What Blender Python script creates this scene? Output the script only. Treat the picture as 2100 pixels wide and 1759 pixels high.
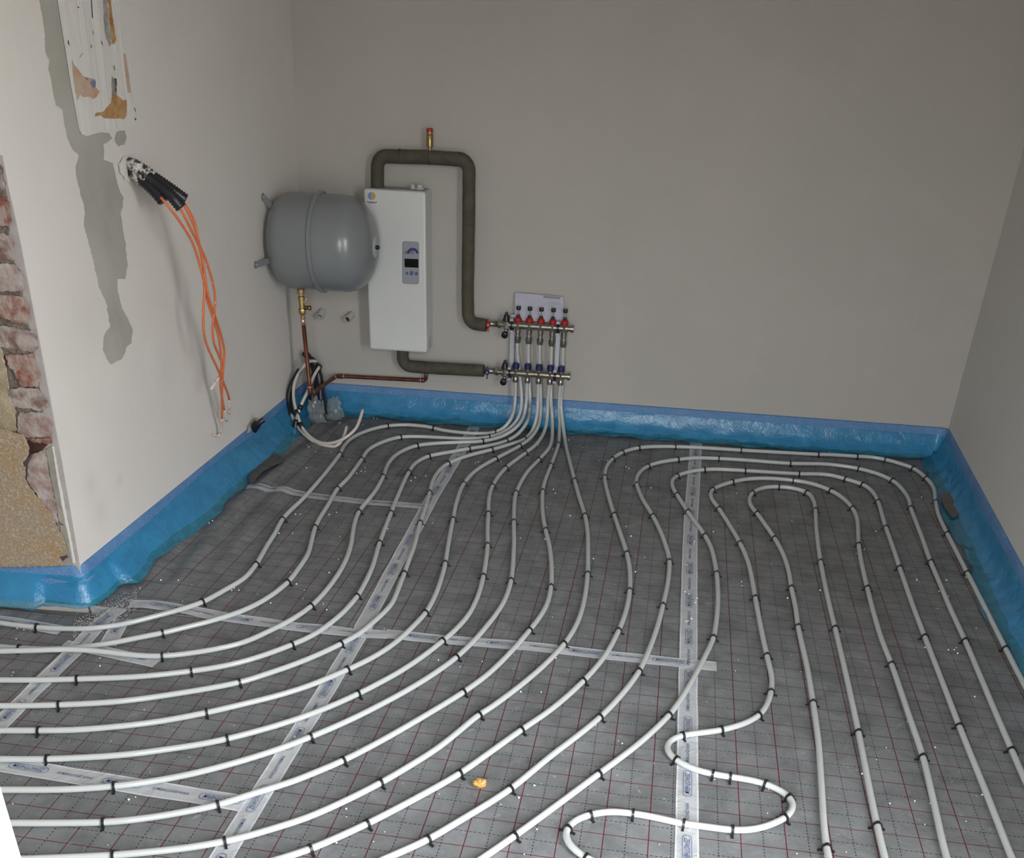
import bpy, bmesh, math, random
from mathutils import Vector, Matrix, noise
random.seed(7)
R_ = math.radians
for o in list(bpy.data.objects): bpy.data.objects.remove(o)
sc = bpy.context.scene
COL = sc.collection
# ------------------------------------------------------------ camera
F, CX, CY = 2062.878, 1036.654, 1392.576
YAW, PITCH, ROLL = (-0.1446079, 0.5569036, -0.0364503)
H = 1.476955
cy_, sy_ = math.cos(YAW), math.sin(YAW)
fw = Vector((sy_*math.cos(PITCH), cy_*math.cos(PITCH), -math.sin(PITCH)))
r0 = Vector((cy_, -sy_, 0)); d0 = fw.cross(r0)
rt = math.cos(ROLL)*r0 + math.sin(ROLL)*d0
dn = -math.sin(ROLL)*r0 + math.cos(ROLL)*d0
CAM = Vector((0, 0, H))
cd = bpy.data.cameras.new('camera'); cam = bpy.data.objects.new('camera', cd); COL.objects.link(cam)
up = -dn; bk = -fw
cam.matrix_world = Matrix(((rt.x, up.x, bk.x, 0), (rt.y, up.y, bk.y, 0), (rt.z, up.z, bk.z, H), (0, 0, 0, 1)))
cd.sensor_fit = 'HORIZONTAL'; cd.sensor_width = 36; cd.lens = F/2100*36
cd.shift_x = (1050-CX)/2100; cd.shift_y = (CY-879.5)/2100
cd.clip_start = 0.02
sc.camera = cam
sc.view_settings.view_transform = 'Standard'; sc.view_settings.look = 'None'
sc.view_settings.gamma = 1; sc.view_settings.use_curve_mapping = False
sc.view_settings.exposure = 0.12
# ------------------------------------------------------------ daylight: overcast sky through the balcony door behind the camera
OPX0, OPX1, OPZ = -0.55, 0.15, 2.15
WY0, WY1 = 0.30, 1.10      # window in the right wall, beside the camera
YF = -0.40
w = bpy.data.worlds.new('overcast_sky'); sc.world = w; w.use_nodes = True
wn = w.node_tree.nodes; wl = w.node_tree.links
bg = wn['Background']
tc = wn.new('ShaderNodeTexCoord'); sx = wn.new('ShaderNodeSeparateXYZ'); wl.new(tc.outputs['Generated'], sx.inputs[0])
rmp = wn.new('ShaderNodeValToRGB'); wl.new(sx.outputs['Z'], rmp.inputs[0])
rmp.color_ramp.elements[0].position = 0.0; rmp.color_ramp.elements[0].color = (0.30, 0.29, 0.27, 1)
rmp.color_ramp.elements[1].position = 0.12; rmp.color_ramp.elements[1].color = (0.93, 0.97, 1.0, 1)
wl.new(rmp.outputs[0], bg.inputs[0]); bg.inputs[1].default_value = 24.0
pl_ = bpy.data.lights.new('door_daylight', 'AREA'); pl_.shape = 'RECTANGLE'; pl_.size = OPX1-OPX0; pl_.size_y = OPZ
pl_.energy = 1.0; pl_.cycles.is_portal = True
po = bpy.data.objects.new('door_daylight', pl_); COL.objects.link(po)
po.location = ((OPX0+OPX1)/2, YF-0.05, OPZ/2); po.rotation_euler = (R_(90), 0, 0)

pw_ = bpy.data.lights.new('window_daylight', 'AREA'); pw_.shape = 'RECTANGLE'; pw_.size = WY1-WY0; pw_.size_y = OPZ-.1
pw_.energy = 1.0; pw_.cycles.is_portal = True
pwo = bpy.data.objects.new('window_daylight', pw_); COL.objects.link(pwo)
pwo.location = (1.30, (WY0+WY1)/2, .1+(OPZ-.1)/2); pwo.rotation_euler = (R_(90), 0, R_(90))

# ------------------------------------------------------------ helpers
def ray(x, y): return rt*((x-CX)/F) + dn*((y-CY)/F) + fw
def fl(x, y, z=0.0):
    d = ray(x, y); return CAM + d*((z-H)/d.z)
def onpl(x, y, p0, n, off=0.0):
    d = ray(x, y); q = p0 + n*off
    return CAM + d*((q-CAM).dot(n)/d.dot(n))
AB = R_(1.15)
P_B = Vector((-1.667, 4.565, 0)); N_B = Vector((math.sin(AB), -math.cos(AB), 0))     # back wall
LEAN = 0.033
P_L = Vector((-1.667, 0, 0.13)); N_L = Vector((1, 0, -LEAN)).normalized()              # left wall
AE = R_(4.5)
P_E = Vector((-1.667, 2.505, 0)); N_E = Vector((math.sin(AE), -math.cos(AE), -.012)).normalized()      # end face of left wall
P_R = Vector((1.261, 4.622, 0)); dR = Vector((1.201-1.261, 3.154-4.622, 0)).normalized(); N_R = Vector((dR.y, -dR.x, 0))
if N_R.x > 0: N_R = -N_R
def bw(x, y, off=0.0): return onpl(x, y, P_B, N_B, off)
def lw(x, y, off=0.0): return onpl(x, y, P_L, N_L, off)
def ew(x, y, off=0.0): return onpl(x, y, P_E, N_E, off)
UB = Vector((math.cos(AB), math.sin(AB), 0)); UZ = Vector((0, 0, 1))

def link(name, me, mats, parent=None, smooth=False):
    o = bpy.data.objects.new(name, me); COL.objects.link(o)
    if not isinstance(mats, (list, tuple)): mats = [mats]
    for m in mats: me.materials.append(m)
    if parent is not None: o.parent = parent
    if smooth:
        for p in me.polygons: p.use_smooth = True
    return o
def obj(name, bm, mats, parent=None, smooth=False, bevel=0, local=None):
    bmesh.ops.recalc_face_normals(bm, faces=bm.faces) if smooth != 'raw' else None
    me = bpy.data.meshes.new(name)
    o0 = None
    if parent is not None and local is None:
        pl = parent.location
        if pl.length > 0: bmesh.ops.translate(bm, verts=bm.verts, vec=-pl) if parent.parent is None else None
    if local is not None: bmesh.ops.translate(bm, verts=bm.verts, vec=-local)
    bm.to_mesh(me); bm.free()
    o = link(name, me, mats, parent, bool(smooth))
    if local is not None: o.location = local
    if bevel:
        b = o.modifiers.new('bevel', 'BEVEL'); b.width = bevel; b.segments = 2; b.limit_method = 'ANGLE'; b.angle_limit = R_(35)
    return o
def sharp(o, a=35):
    me = o.data
    for p in me.polygons: p.use_smooth = True
    try: me.set_sharp_from_angle(angle=R_(a))
    except Exception: pass
    return o
def tag(o, label=None, cat=None, group=None, kind=None):
    if label: o['label'] = label
    if cat: o['category'] = cat
    if group: o['group'] = group
    if kind: o['kind'] = kind
    return o
def empty(name, loc, label, cat, group=None):
    o = bpy.data.objects.new(name, None); COL.objects.link(o); o.location = loc; o.empty_display_size = 0.05
    return tag(o, label, cat, group)
def frame(d):
    d = d.normalized()
    a = Vector((0, 0, 1)) if abs(d.z) < 0.9 else Vector((1, 0, 0))
    u = d.cross(a).normalized(); return u, d.cross(u).normalized()
def tube(bm, pts, r, seg=12, caps=True, mi=0):
    """sweep a circle along pts; r is a number or a list"""
    n = len(pts); rs = r if isinstance(r, (list, tuple)) else [r]*n
    rings = []; u = None
    for i, p in enumerate(pts):
        d = (pts[min(i+1, n-1)] - pts[max(i-1, 0)])
        if d.length < 1e-9: d = Vector((0, 0, 1))
        d.normalize()
        if u is None: u, v = frame(d)
        else:
            u = (u - d*u.dot(d)).normalized(); v = d.cross(u)
        rings.append([bm.verts.new(p + (u*math.cos(2*math.pi*k/seg) + v*math.sin(2*math.pi*k/seg))*rs[i]) for k in range(seg)])
    for a, b in zip(rings[:-1], rings[1:]):
        for k in range(seg):
            f = bm.faces.new((a[k], a[(k+1) % seg], b[(k+1) % seg], b[k])); f.material_index = mi
    if caps:
        f = bm.faces.new(rings[0][::-1]); f.material_index = mi
        f = bm.faces.new(rings[-1]); f.material_index = mi
    return bm
def lathe(bm, prof, org, axis, seg=32, mi=0):
    """prof: list of (distance along axis, radius)"""
    axis = axis.normalized()
    return tube2(bm, [(org + axis*t, r) for t, r in prof], axis, seg, mi)
def tube2(bm, pr, axis, seg, mi=0):
    u, v = frame(axis); rings = []
    for p, r in pr:
        if r < 1e-6: rings.append([bm.verts.new(p)]); continue
        rings.append([bm.verts.new(p + (u*math.cos(2*math.pi*k/seg) + v*math.sin(2*math.pi*k/seg))*r) for k in range(seg)])
    for a, b in zip(rings[:-1], rings[1:]):
        for k in range(seg):
            k2 = (k+1) % seg
            if len(a) == 1 and len(b) == 1: continue
            if len(a) == 1: f = bm.faces.new((a[0], b[k2], b[k]))
            elif len(b) == 1: f = bm.faces.new((a[k], a[k2], b[0]))
            else: f = bm.faces.new((a[k], a[k2], b[k2], b[k]))
            f.material_index = mi
    if len(rings[0]) > 1: bm.faces.new(rings[0][::-1]).material_index = mi
    if len(rings[-1]) > 1: bm.faces.new(rings[-1]).material_index = mi
    return bm
def box(bm, c, sx, sy, sz, ux=None, uy=None, uz=None, mi=0):
    ux = ux or Vector((1, 0, 0)); uy = uy or Vector((0, 1, 0)); uz = uz or Vector((0, 0, 1))
    vs = [bm.verts.new(c + ux*(a*sx/2) + uy*(b*sy/2) + uz*(e*sz/2)) for a in (-1, 1) for b in (-1, 1) for e in (-1, 1)]
    for q in ((0, 1, 3, 2), (4, 6, 7, 5), (0, 4, 5, 1), (2, 3, 7, 6), (0, 2, 6, 4), (1, 5, 7, 3)):
        bm.faces.new([vs[i] for i in q]).material_index = mi
    return bm
def catmull(P, step=0.012):
    out = []
    Q = [P[0]*2-P[1]] + list(P) + [P[-1]*2-P[-2]]
    for i in range(1, len(Q)-2):
        p0, p1, p2, p3 = Q[i-1], Q[i], Q[i+1], Q[i+2]
        t0 = 0; t1 = t0+max(1e-4, (p1-p0).length)**.5; t2 = t1+max(1e-4, (p2-p1).length)**.5; t3 = t2+max(1e-4, (p3-p2).length)**.5
        m = max(1, int((p2-p1).length/step))
        for k in range(m):
            t = t1+(t2-t1)*k/m
            a1 = p0*((t1-t)/(t1-t0))+p1*((t-t0)/(t1-t0)); a2 = p1*((t2-t)/(t2-t1))+p2*((t-t1)/(t2-t1)); a3 = p2*((t3-t)/(t3-t2))+p3*((t-t2)/(t3-t2))
            b1 = a1*((t2-t)/(t2-t0))+a2*((t-t0)/(t2-t0)); b2 = a2*((t3-t)/(t3-t1))+a3*((t-t1)/(t3-t1))
            out.append(b1*((t2-t)/(t2-t1))+b2*((t-t1)/(t2-t1)))
    out.append(P[-1].copy())
    return out
def smooth_path(P, it=2, keep=True):
    for _ in range(it):
        Q = [P[0]]
        for i in range(1, len(P)-1): Q.append(P[i-1]*.25+P[i]*.5+P[i+1]*.25)
        Q.append(P[-1]); P = Q
    return P
def fillet(P, r, n=8):
    out = [P[0]]
    for i in range(1, len(P)-1):
        a, b, c = P[i-1], P[i], P[i+1]
        u = (a-b).normalized(); v = (c-b).normalized(); rr = r[i] if isinstance(r, (list, tuple)) else r
        ang = u.angle(v); d = rr/math.tan(ang/2); d = min(d, (a-b).length*.49, (c-b).length*.49)
        rr = d*math.tan(ang/2); cen = b+(u+v).normalized()*(rr/math.sin(ang/2))
        s = b+u*d-cen; e = b+v*d-cen
        for k in range(n+1):
            t = k/n; o = ang*0+math.pi-ang
            q = (s*math.sin((1-t)*o)+e*math.sin(t*o))/math.sin(o); out.append(cen+q)
    out.append(P[-1]); return out
def dense(P, step):
    out = []
    for a, b in zip(P[:-1], P[1:]):
        m = max(1, int((b-a).length/step))
        out += [a+(b-a)*k/m for k in range(m)]
    return out+[P[-1]]
def jag(px, amp, step, seed=0):
    """roughen a closed pixel outline"""
    out = []
    n = len(px)
    for i in range(n):
        a, b = px[i], px[(i+1) % n]
        L = math.hypot(b[0]-a[0], b[1]-a[1]); m = max(1, int(L/step))
        for k in range(m):
            t = k/m; x = a[0]+(b[0]-a[0])*t; y = a[1]+(b[1]-a[1])*t
            nx, ny = -(b[1]-a[1])/max(L, 1e-6), (b[0]-a[0])/max(L, 1e-6)
            j = noise.noise(Vector((x*.13+seed, y*.13, seed*3.1)))*amp*1.6 + (random.random()-.5)*amp*.5
            out.append((x+nx*j, y+ny*j))
    return out
def slab(name, px, mapf, off0, off1, mat, parent=None, amp=0, step=6, seed=0, bevel=0, uneven=0):
    if amp: px = jag(px, amp, step, seed)
    bm = bmesh.new()
    A = [bm.verts.new(mapf(x, y, off1)) for x, y in px]; B = [bm.verts.new(mapf(x, y, off0)) for x, y in px]
    top = bm.faces.new(A); bm.faces.new(B[::-1])
    n = len(A)
    for i in range(n): bm.faces.new((A[i], B[i], B[(i+1) % n], A[(i+1) % n]))
    if uneven:
        bmesh.ops.triangulate(bm, faces=[top])
        te = [e for e in bm.edges if e.verts[0] in A and e.verts[1] in A]
    o = obj(name, bm, mat, parent, bevel=bevel)
    return o

# ------------------------------------------------------------ materials
def mat(name, col, rough=0.6, metal=0.0, spec=0.5, **kw):
    m = bpy.data.materials.new(name); m.use_nodes = True
    b = m.node_tree.nodes['Principled BSDF']
    b.inputs['Base Color'].default_value = (*col, 1); b.inputs['Roughness'].default_value = rough
    b.inputs['Metallic'].default_value = metal; b.inputs['Specular IOR Level'].default_value = spec
    for k, v in kw.items(): b.inputs[k].default_value = v
    return m
class NT:
    def __init__(s, m): s.m = m; s.n = m.node_tree.nodes; s.l = m.node_tree.links; s.b = s.n['Principled BSDF']
    def new(s, t, **kw):
        x = s.n.new('ShaderNode'+t)
        for k, v in kw.items(): setattr(x, k, v)
        return x
    def math(s, op, a, b=None, c=None):
        x = s.new('Math', operation=op)
        for i, v in enumerate((a, b, c)):
            if v is None: continue
            if isinstance(v, (int, float)): x.inputs[i].default_value = v
            else: s.l.new(v, x.inputs[i])
        return x.outputs[0]
    def mix(s, f, a, b):
        x = s.new('Mix', data_type='RGBA')
        for i, v in ((0, f), (6, a), (7, b)):
            if isinstance(v, (int, float)): x.inputs[i].default_value = v
            elif isinstance(v, tuple): x.inputs[i].default_value = (*v, 1)
            else: s.l.new(v, x.inputs[i])
        return x.outputs[2]
    def coord(s, out='Object', scale=None):
        t = s.new('TexCoord').outputs[out]
        if scale:
            mp = s.new('Mapping'); mp.inputs['Scale'].default_value = scale; s.l.new(t, mp.inputs[0]); t = mp.outputs[0]
        return t
    def noise(s, vec, scale, detail=4, rough=.55, dist=0):
        x = s.new('TexNoise'); x.inputs['Scale'].default_value = scale; x.inputs['Detail'].default_value = detail
        x.inputs['Roughness'].default_value = rough; x.inputs['Distortion'].default_value = dist
        s.l.new(vec, x.inputs['Vector']); return x.outputs[0]
    def ramp(s, f, *st):
        x = s.new('ValToRGB'); cr = x.color_ramp
        while len(cr.elements) < len(st): cr.elements.new(0.5)
        for e, (p, c) in zip(cr.elements, st):
            e.position = p; e.color = (*c, 1) if isinstance(c, tuple) else (c, c, c, 1)
        s.l.new(f, x.inputs[0]); return x.outputs[0]
    def bump(s, h, st=.3, d=.01):
        x = s.new('Bump'); x.inputs['Strength'].default_value = st; x.inputs['Distance'].default_value = d
        s.l.new(h, x.inputs['Height']); s.l.new(x.outputs[0], s.b.inputs['Normal'])
    def col(s, c): s.l.new(c, s.b.inputs['Base Color'])
    def rough(s, c): s.l.new(c, s.b.inputs['Roughness'])

def noisy(name, c1, c2, scale, rough=.7, bump=0, bs=None, detail=4, lo=.35, hi=.65, metal=0, d=.004, **kw):
    m = mat(name, c1, rough, metal, **kw); t = NT(m); co = t.coord()
    f = t.noise(co, scale, detail); t.col(t.ramp(f, (lo, c1), (hi, c2)))
    if bump: t.bump(t.noise(co, bs or scale*2, 5), bump, d)
    return m
def plaster_mat(name, c1, c2, c3):
    m = mat(name, c1, .9, spec=.25); t = NT(m); co = t.coord()
    a = t.noise(co, 1.3, 5, .6, .3); b = t.noise(co, 7, 5, .6)
    c = t.mix(t.ramp(a, (.35, 0.), (.68, 1.)), c1, c2)
    c = t.mix(t.math('MULTIPLY', t.ramp(b, (.5, 0.), (.75, 1.)), .5), c, c3)
    s = t.noise(co, 55, 3); c = t.mix(t.math('MULTIPLY', t.math('GREATER_THAN', s, .80), .5), c, (.35, .33, .3))
    t.col(c); t.bump(t.noise(t.coord(scale=(1, 1, .6)), 9, 6), .10, .02)
    return m
M = {}
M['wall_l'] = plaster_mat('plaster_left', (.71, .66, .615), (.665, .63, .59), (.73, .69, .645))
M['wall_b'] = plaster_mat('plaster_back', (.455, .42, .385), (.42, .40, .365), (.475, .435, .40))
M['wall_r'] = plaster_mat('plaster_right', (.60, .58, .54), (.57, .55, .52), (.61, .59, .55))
M['ceiling'] = plaster_mat('ceiling_paint', (.6, .59, .57), (.56, .55, .53), (.6, .59, .57))
M['concrete'] = noisy('concrete', (.16, .155, .15), (.22, .21, .2), 6, .9)
M['lilac'] = noisy('plaster_edge', (.37, .33, .315), (.44, .40, .38), 14, .9, .3, 60)
M['cement'] = noisy('cement_grey', (.27, .25, .21), (.35, .32, .27), 20, .9, .4, 80)
def sand_mat(name, c1, c2, c3):
    m = mat(name, c1, .95, spec=.2); t = NT(m); co = t.coord()
    a = t.noise(co, 9, 5, .6, .5); f = t.noise(co, 330, 3, .7); g = t.noise(co, 120, 4, .7)
    c = t.mix(t.ramp(a, (.38, 0.), (.62, 1.)), c1, c2); c = t.mix(t.ramp(f, (.42, .55), (.6, 0.)), c, tuple(v*.45 for v in c1)); c = t.mix(t.ramp(g, (.52, 0.), (.66, .7)), c, c3)
    t.col(c); t.bump(t.math('ADD', f, g), 1.0, .006); return m
M['sand'] = sand_mat('sand_render', (.60, .41, .24), (.54, .45, .34), (.74, .65, .54))
_unused = noisy('sand_render', (.36, .215, .10), (.56, .43, .29), 60, .95, .9, 420, detail=9, d=.0035, lo=.35, hi=.65)
M['sand2'] = noisy('sand_render_grey', (.34, .27, .17), (.52, .43, .30), 22, .95, 1.0, 230, detail=9, d=.006)
M['mortar'] = noisy('mortar', (.15, .12, .095), (.28, .24, .20), 30, .95, 1.0, 120, d=.01)
M['brick_dark'] = noisy('brick_grey', (.20, .115, .10), (.40, .34, .31), 22, .9, .9, 60, detail=9, lo=.42, hi=.58, d=.008)
M['brick_red'] = noisy('brick_red', (.23, .075, .05), (.38, .29, .25), 22, .85, .9, 60, detail=9, lo=.45, hi=.6, d=.008)
M['brick_lilac'] = noisy('brick_lilac', (.27, .17, .15), (.44, .38, .35), 20, .9, .8, 70, detail=9, lo=.4, hi=.6, d=.006)
M['hole'] = noisy('brick_cavity', (.03, .012, .008), (.08, .03, .02), 20, .95)
M['damp'] = noisy('damp_plaster', (.36, .34, .295), (.43, .41, .36), 5, .85, .05, 30)
M['newplaster'] = mat('fresh_filler', (.66, .63, .60), .85, spec=.3)
_t = NT(M['newplaster']); _s = _t.noise(_t.coord(scale=(1, 7, .8)), 3.2, 7, .55, 1.2); _t.col(_t.ramp(_s, (.32, (.66, .62, .58)), (.5, (.70, .665, .63)), (.7, (.76, .73, .695))))
_t.bump(_s, .35, .012)
M['tan'] = noisy('bare_tan_paint', (.50, .31, .20), (.55, .42, .33), 25, .8, .2)
M['ochre'] = noisy('bare_ochre_paint', (.36, .16, .045), (.52, .33, .16), 30, .6, .3, 60)
M['greypatch'] = noisy('bare_grey_paint', (.22, .21, .19), (.42, .39, .36), 30, .8)
M['bluepaint'] = noisy('blue_paint_trace', (.10, .13, .28), (.25, .26, .32), 60, .8)
M['darkcrack'] = mat('crack', (.07, .05, .05), .9)
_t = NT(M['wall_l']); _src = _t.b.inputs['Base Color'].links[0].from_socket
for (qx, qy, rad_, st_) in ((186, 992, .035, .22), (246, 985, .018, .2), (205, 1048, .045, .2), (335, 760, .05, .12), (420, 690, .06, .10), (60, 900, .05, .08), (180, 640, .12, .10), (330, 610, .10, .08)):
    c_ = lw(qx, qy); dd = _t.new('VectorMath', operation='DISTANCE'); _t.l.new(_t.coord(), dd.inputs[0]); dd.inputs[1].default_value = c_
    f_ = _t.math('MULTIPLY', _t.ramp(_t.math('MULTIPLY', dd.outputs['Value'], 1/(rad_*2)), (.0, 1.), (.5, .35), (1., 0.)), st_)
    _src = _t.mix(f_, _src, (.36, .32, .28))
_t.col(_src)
# insulation mats: foil faced, red 10 cm grid with dashed 5 cm lines
def mat_foil():
    m = mat('foil_grid', (.17, .17, .17), .42, spec=.22); t = NT(m); co = t.coord()
    s = t.new('SeparateXYZ'); t.l.new(co, s.inputs[0]); X, Y = s.outputs[0], s.outputs[1]
    def dist(v, p, ph):   # distance to nearest line
        a = t.math('ADD', t.math('MULTIPLY', v, 1/p), ph)
        f = t.math('FRACT', a); return t.math('MULTIPLY', t.math('ABSOLUTE', t.math('SUBTRACT', f, .5)), p)
    rx = t.math('LESS_THAN', dist(X, .1, .5), .00125); ry = t.math('LESS_THAN', dist(Y, .1, .5), .00115)
    red = t.math('MAXIMUM', rx, ry)
    dx = t.math('LESS_THAN', dist(X, .1, 0), .0011); dy = t.math('LESS_THAN', dist(Y, .1, 0), .0010)
    hx = t.math('LESS_THAN', t.math('FRACT', t.math('MULTIPLY', Y, 1/.0106)), .5); hy = t.math('LESS_THAN', t.math('FRACT', t.math('MULTIPLY', X, 1/.0106)), .62)
    dash = t.math('MAXIMUM', t.math('MULTIPLY', dx, hx), t.math('MULTIPLY', dy, hy))
    n1 = t.noise(co, 9, 7, .62, .8); n2 = t.noise(co, 38, 6, .7, .5); n3 = t.noise(co, 2.2, 3)
    base = t.mix(t.ramp(n1, (.3, 0.), (.7, 1.)), (.132, .135, .138), (.226, .232, .236))
    base = t.mix(t.math('MULTIPLY', t.ramp(n2, (.62, 0.), (.74, 1.)), t.ramp(n3, (.38, .15), (.60, .9))), base, (.50, .50, .50))
    c = t.mix(t.math('MULTIPLY', red, .92), base, (.105, .005, .016)); c = t.mix(t.math('MULTIPLY', dash, .95), c, (.012, .011, .014))
    t.col(c); t.rough(t.ramp(n1, (.3, .56), (.7, .42)))
    bb = t.math('ADD', t.noise(co, 26, 6, .6, 1.5), t.math('MULTIPLY', t.noise(co, 5, 3), 1.5))
    t.bump(bb, .32, .006)
    return m
M['foil'] = mat_foil()
M['matcore'] = mat('mat_foam_edge', (.5, .5, .5), .9)
def pipe_mat(name, c, seed=0):
    m = mat(name, c, .24, spec=.5); t = NT(m); co = t.coord()
    n = t.noise(co, 25, 4); t.col(t.mix(t.math('MULTIPLY', t.ramp(n, (.55, 0.), (.8, 1.)), .25), c, tuple(v*.8 for v in c)))
    t.b.inputs['Subsurface Weight'].default_value = .12; t.b.inputs['Subsurface Radius'].default_value = (.01, .01, .01)
    return m
M['pipe'] = pipe_mat('white_pex', (.50, .51, .50))
M['pipe2'] = pipe_mat('cream_pex', (.56, .51, .46))
M['black'] = mat('black_plastic', (.012, .011, .013), .38)
M['blackc'] = mat('black_corrugated', (.016, .015, .02), .33)
def foam_mat():
    m = mat('blue_foam', (.10, .22, .46), .6); t = NT(m); co = t.coord()
    v = t.new('TexVoronoi'); v.inputs['Scale'].default_value = 330; t.l.new(co, v.inputs['Vector'])
    sp = t.math('LESS_THAN', v.outputs['Distance'], .20)  # foam sparkle painted into the colour as pale specks
    n = t.noise(co, 150, 2)
    f = t.math('MULTIPLY', sp, t.math('GREATER_THAN', n, .47))
    c = t.mix(t.ramp(t.noise(co, 12, 4), (.3, 0.), (.7, 1.)), (.075, .185, .39), (.11, .24, .45))
    t.col(t.mix(f, c, (.62, .72, .88))); t.bump(v.outputs['Distance'], .4, .002)
    return m
M['foam'] = foam_mat()
def film_mat(name, c1, c2, alpha, rough=.18):
    m = mat(name, c1, rough, spec=.6); t = NT(m); co = t.coord()
    n = t.noise(co, 14, 5, .6, 1.2)
    t.col(t.ramp(n, (.3, c1), (.7, c2)))
    t.bump(t.math('ADD', t.math('MULTIPLY', t.noise(co, 40, 3, .5, 2.0), .35), t.noise(t.coord(scale=(1, 1, 1.6)), 9, 4, .55, 2.2)), .42, .010)
    t.b.inputs['Alpha'].default_value = alpha
    return m
M['film'] = film_mat('blue_film', (.024, .19, .38), (.042, .26, .48), .90, .30)
M['film_edge'] = film_mat('blue_film_skirt', (.018, .19, .31), (.04, .29, .42), .66)
M['clearfilm'] = mat('clear_film', (.34, .37, .38), .12, spec=.8, **{'Alpha': .36})
M['tape'] = film_mat('white_tape', (.60, .61, .63), (.70, .71, .73), .72, .28)
M['tapeclear'] = film_mat('white_tape_rim', (.60, .62, .65), (.74, .76, .79), .92, .3)
M['ink'] = mat('blue_ink', (.02, .075, .22), .5)
M['boiler'] = noisy('white_enamel', (.60, .605, .585), (.63, .635, .615), 3, .38)
M['boiler_s'] = noisy('steel_back_plate', (.30, .30, .29), (.36, .36, .35), 3, .5)
M['panel'] = mat('panel_sticker', (.30, .30, .33), .4)
M['panelrim'] = mat('panel_rim', (.16, .16, .19), .5)
M['screen'] = mat('display_glass', (.004, .004, .005), .12)
M['navy'] = mat('navy_print', (.02, .045, .19), .4)
M['btn'] = mat('button_blue', (.07, .11, .22), .5)
M['lblue'] = mat('logo_blue', (.16, .27, .47), .5)
M['orange'] = mat('logo_orange', (.55, .30, .07), .5)
M['inkblack'] = mat('black_print', (.015, .013, .02), .6)
M['sticker'] = mat('sticker_paper', (.52, .52, .52), .6)
M['tank'] = noisy('grey_enamel', (.195, .205, .21), (.215, .225, .23), 3, .24)
M['tanklabel'] = noisy('tank_label', (.40, .42, .42), (.55, .57, .56), 60, .5)
M['armaflex'] = noisy('pipe_insulation', (.060, .054, .036), (.085, .076, .052), 25, .85, .25, 120)
M['seam'] = mat('insulation_seam', (.03, .028, .02), .9)
M['copper'] = noisy('copper', (.13, .045, .025), (.21, .075, .042), 22, .42, metal=.7)
M['solder'] = mat('bright_solder', (.72, .50, .42), .3, .8)
M['brass'] = noisy('brass', (.33, .235, .10), (.47, .34, .15), 30, .3, metal=.9)
M['nickel'] = noisy('nickel', (.24, .215, .18), (.35, .32, .27), 40, .30, metal=.85)
M['zinc'] = mat('zinc_bracket', (.42, .43, .46), .4, .6)
M['red'] = mat('red_plastic', (.36, .012, .012), .4)
M['darkblue'] = mat('dark_blue_plastic', (.012, .016, .10), .4)
M['glassp'] = mat('clear_tube', (.55, .55, .6), .1, **{'Alpha': .35})
M['paper'] = noisy('leaflet_paper', (.42, .41, .50), (.50, .49, .56), 6, .7)
M['whitepl'] = mat('white_pvc', (.46, .52, .53), .25)
M['sleeve'] = noisy('white_sleeve', (.42, .40, .38), (.52, .50, .48), 20, .6)
M['dirt'] = noisy('plaster_smear', (.40, .36, .33), (.50, .46, .43), 40, .9, .5)
def cable_mat():
    m = mat('orange_cable', (.62, .16, .055), .55); t = NT(m); n = t.noise(t.coord(), 55, 5, .7)
    t.col(t.ramp(n, (.40, (.66, .17, .06)), (.60, (.60, .17, .07)), (.68, (.72, .50, .40)))); return m
M['cable'] = cable_mat()
def limed():
    m = mat('plaster_smeared_conduit', (.05, .05, .05), .7); t = NT(m); n = t.noise(t.coord(), 60, 6, .7)
    t.col(t.ramp(n, (.46, (.02, .02, .022)), (.54, (.62, .59, .55)))); t.rough(t.ramp(n, (.46, .4), (.54, .9))); return m
M['limed'] = limed()
M['cablewhite'] = noisy('plastered_cable', (.66, .60, .55), (.50, .20, .11), 60, .8, lo=.5, hi=.75)
M['sponge'] = noisy('sponge_crumb', (.52, .26, .06), (.75, .46, .16), 90, .95, 1, 250, d=.004)
M['bead'] = mat('polystyrene', (.88, .88, .88), .6)
M['dust'] = noisy('grey_crumbs', (.30, .29, .26), (.62, .62, .60), 120, .8)

# ------------------------------------------------------------ ground relief of the mats (waves by the left wall)
def matz(x, y):
    if y < 2.62 or x > -1.36: return 0.0
    a = min(1, max(0, (-1.36-x)/.07)); b = min(1, (y-2.62)/.25); c = min(1, max(0, (4.5-y)/.15))
    s = math.sin((x+0.06*math.sin(y*2.3))*2*math.pi/.115)*.5+.5
    s2 = noise.noise(Vector((x*6, y*3, 4.2)))
    return max(0, .013*s+.004*s2)*a*b*c

# ------------------------------------------------------------ setting
def struct(o, label=None): o['kind'] = 'structure'; return o
bm = bmesh.new(); box(bm, Vector((-0.9, 2.05, -.10)), 4.9, 5.9, .14)
struct(obj('floor', bm, M['concrete']))
ZT = 2.75
def xl(z): return -1.667 + LEAN*(z-.13)
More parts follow.
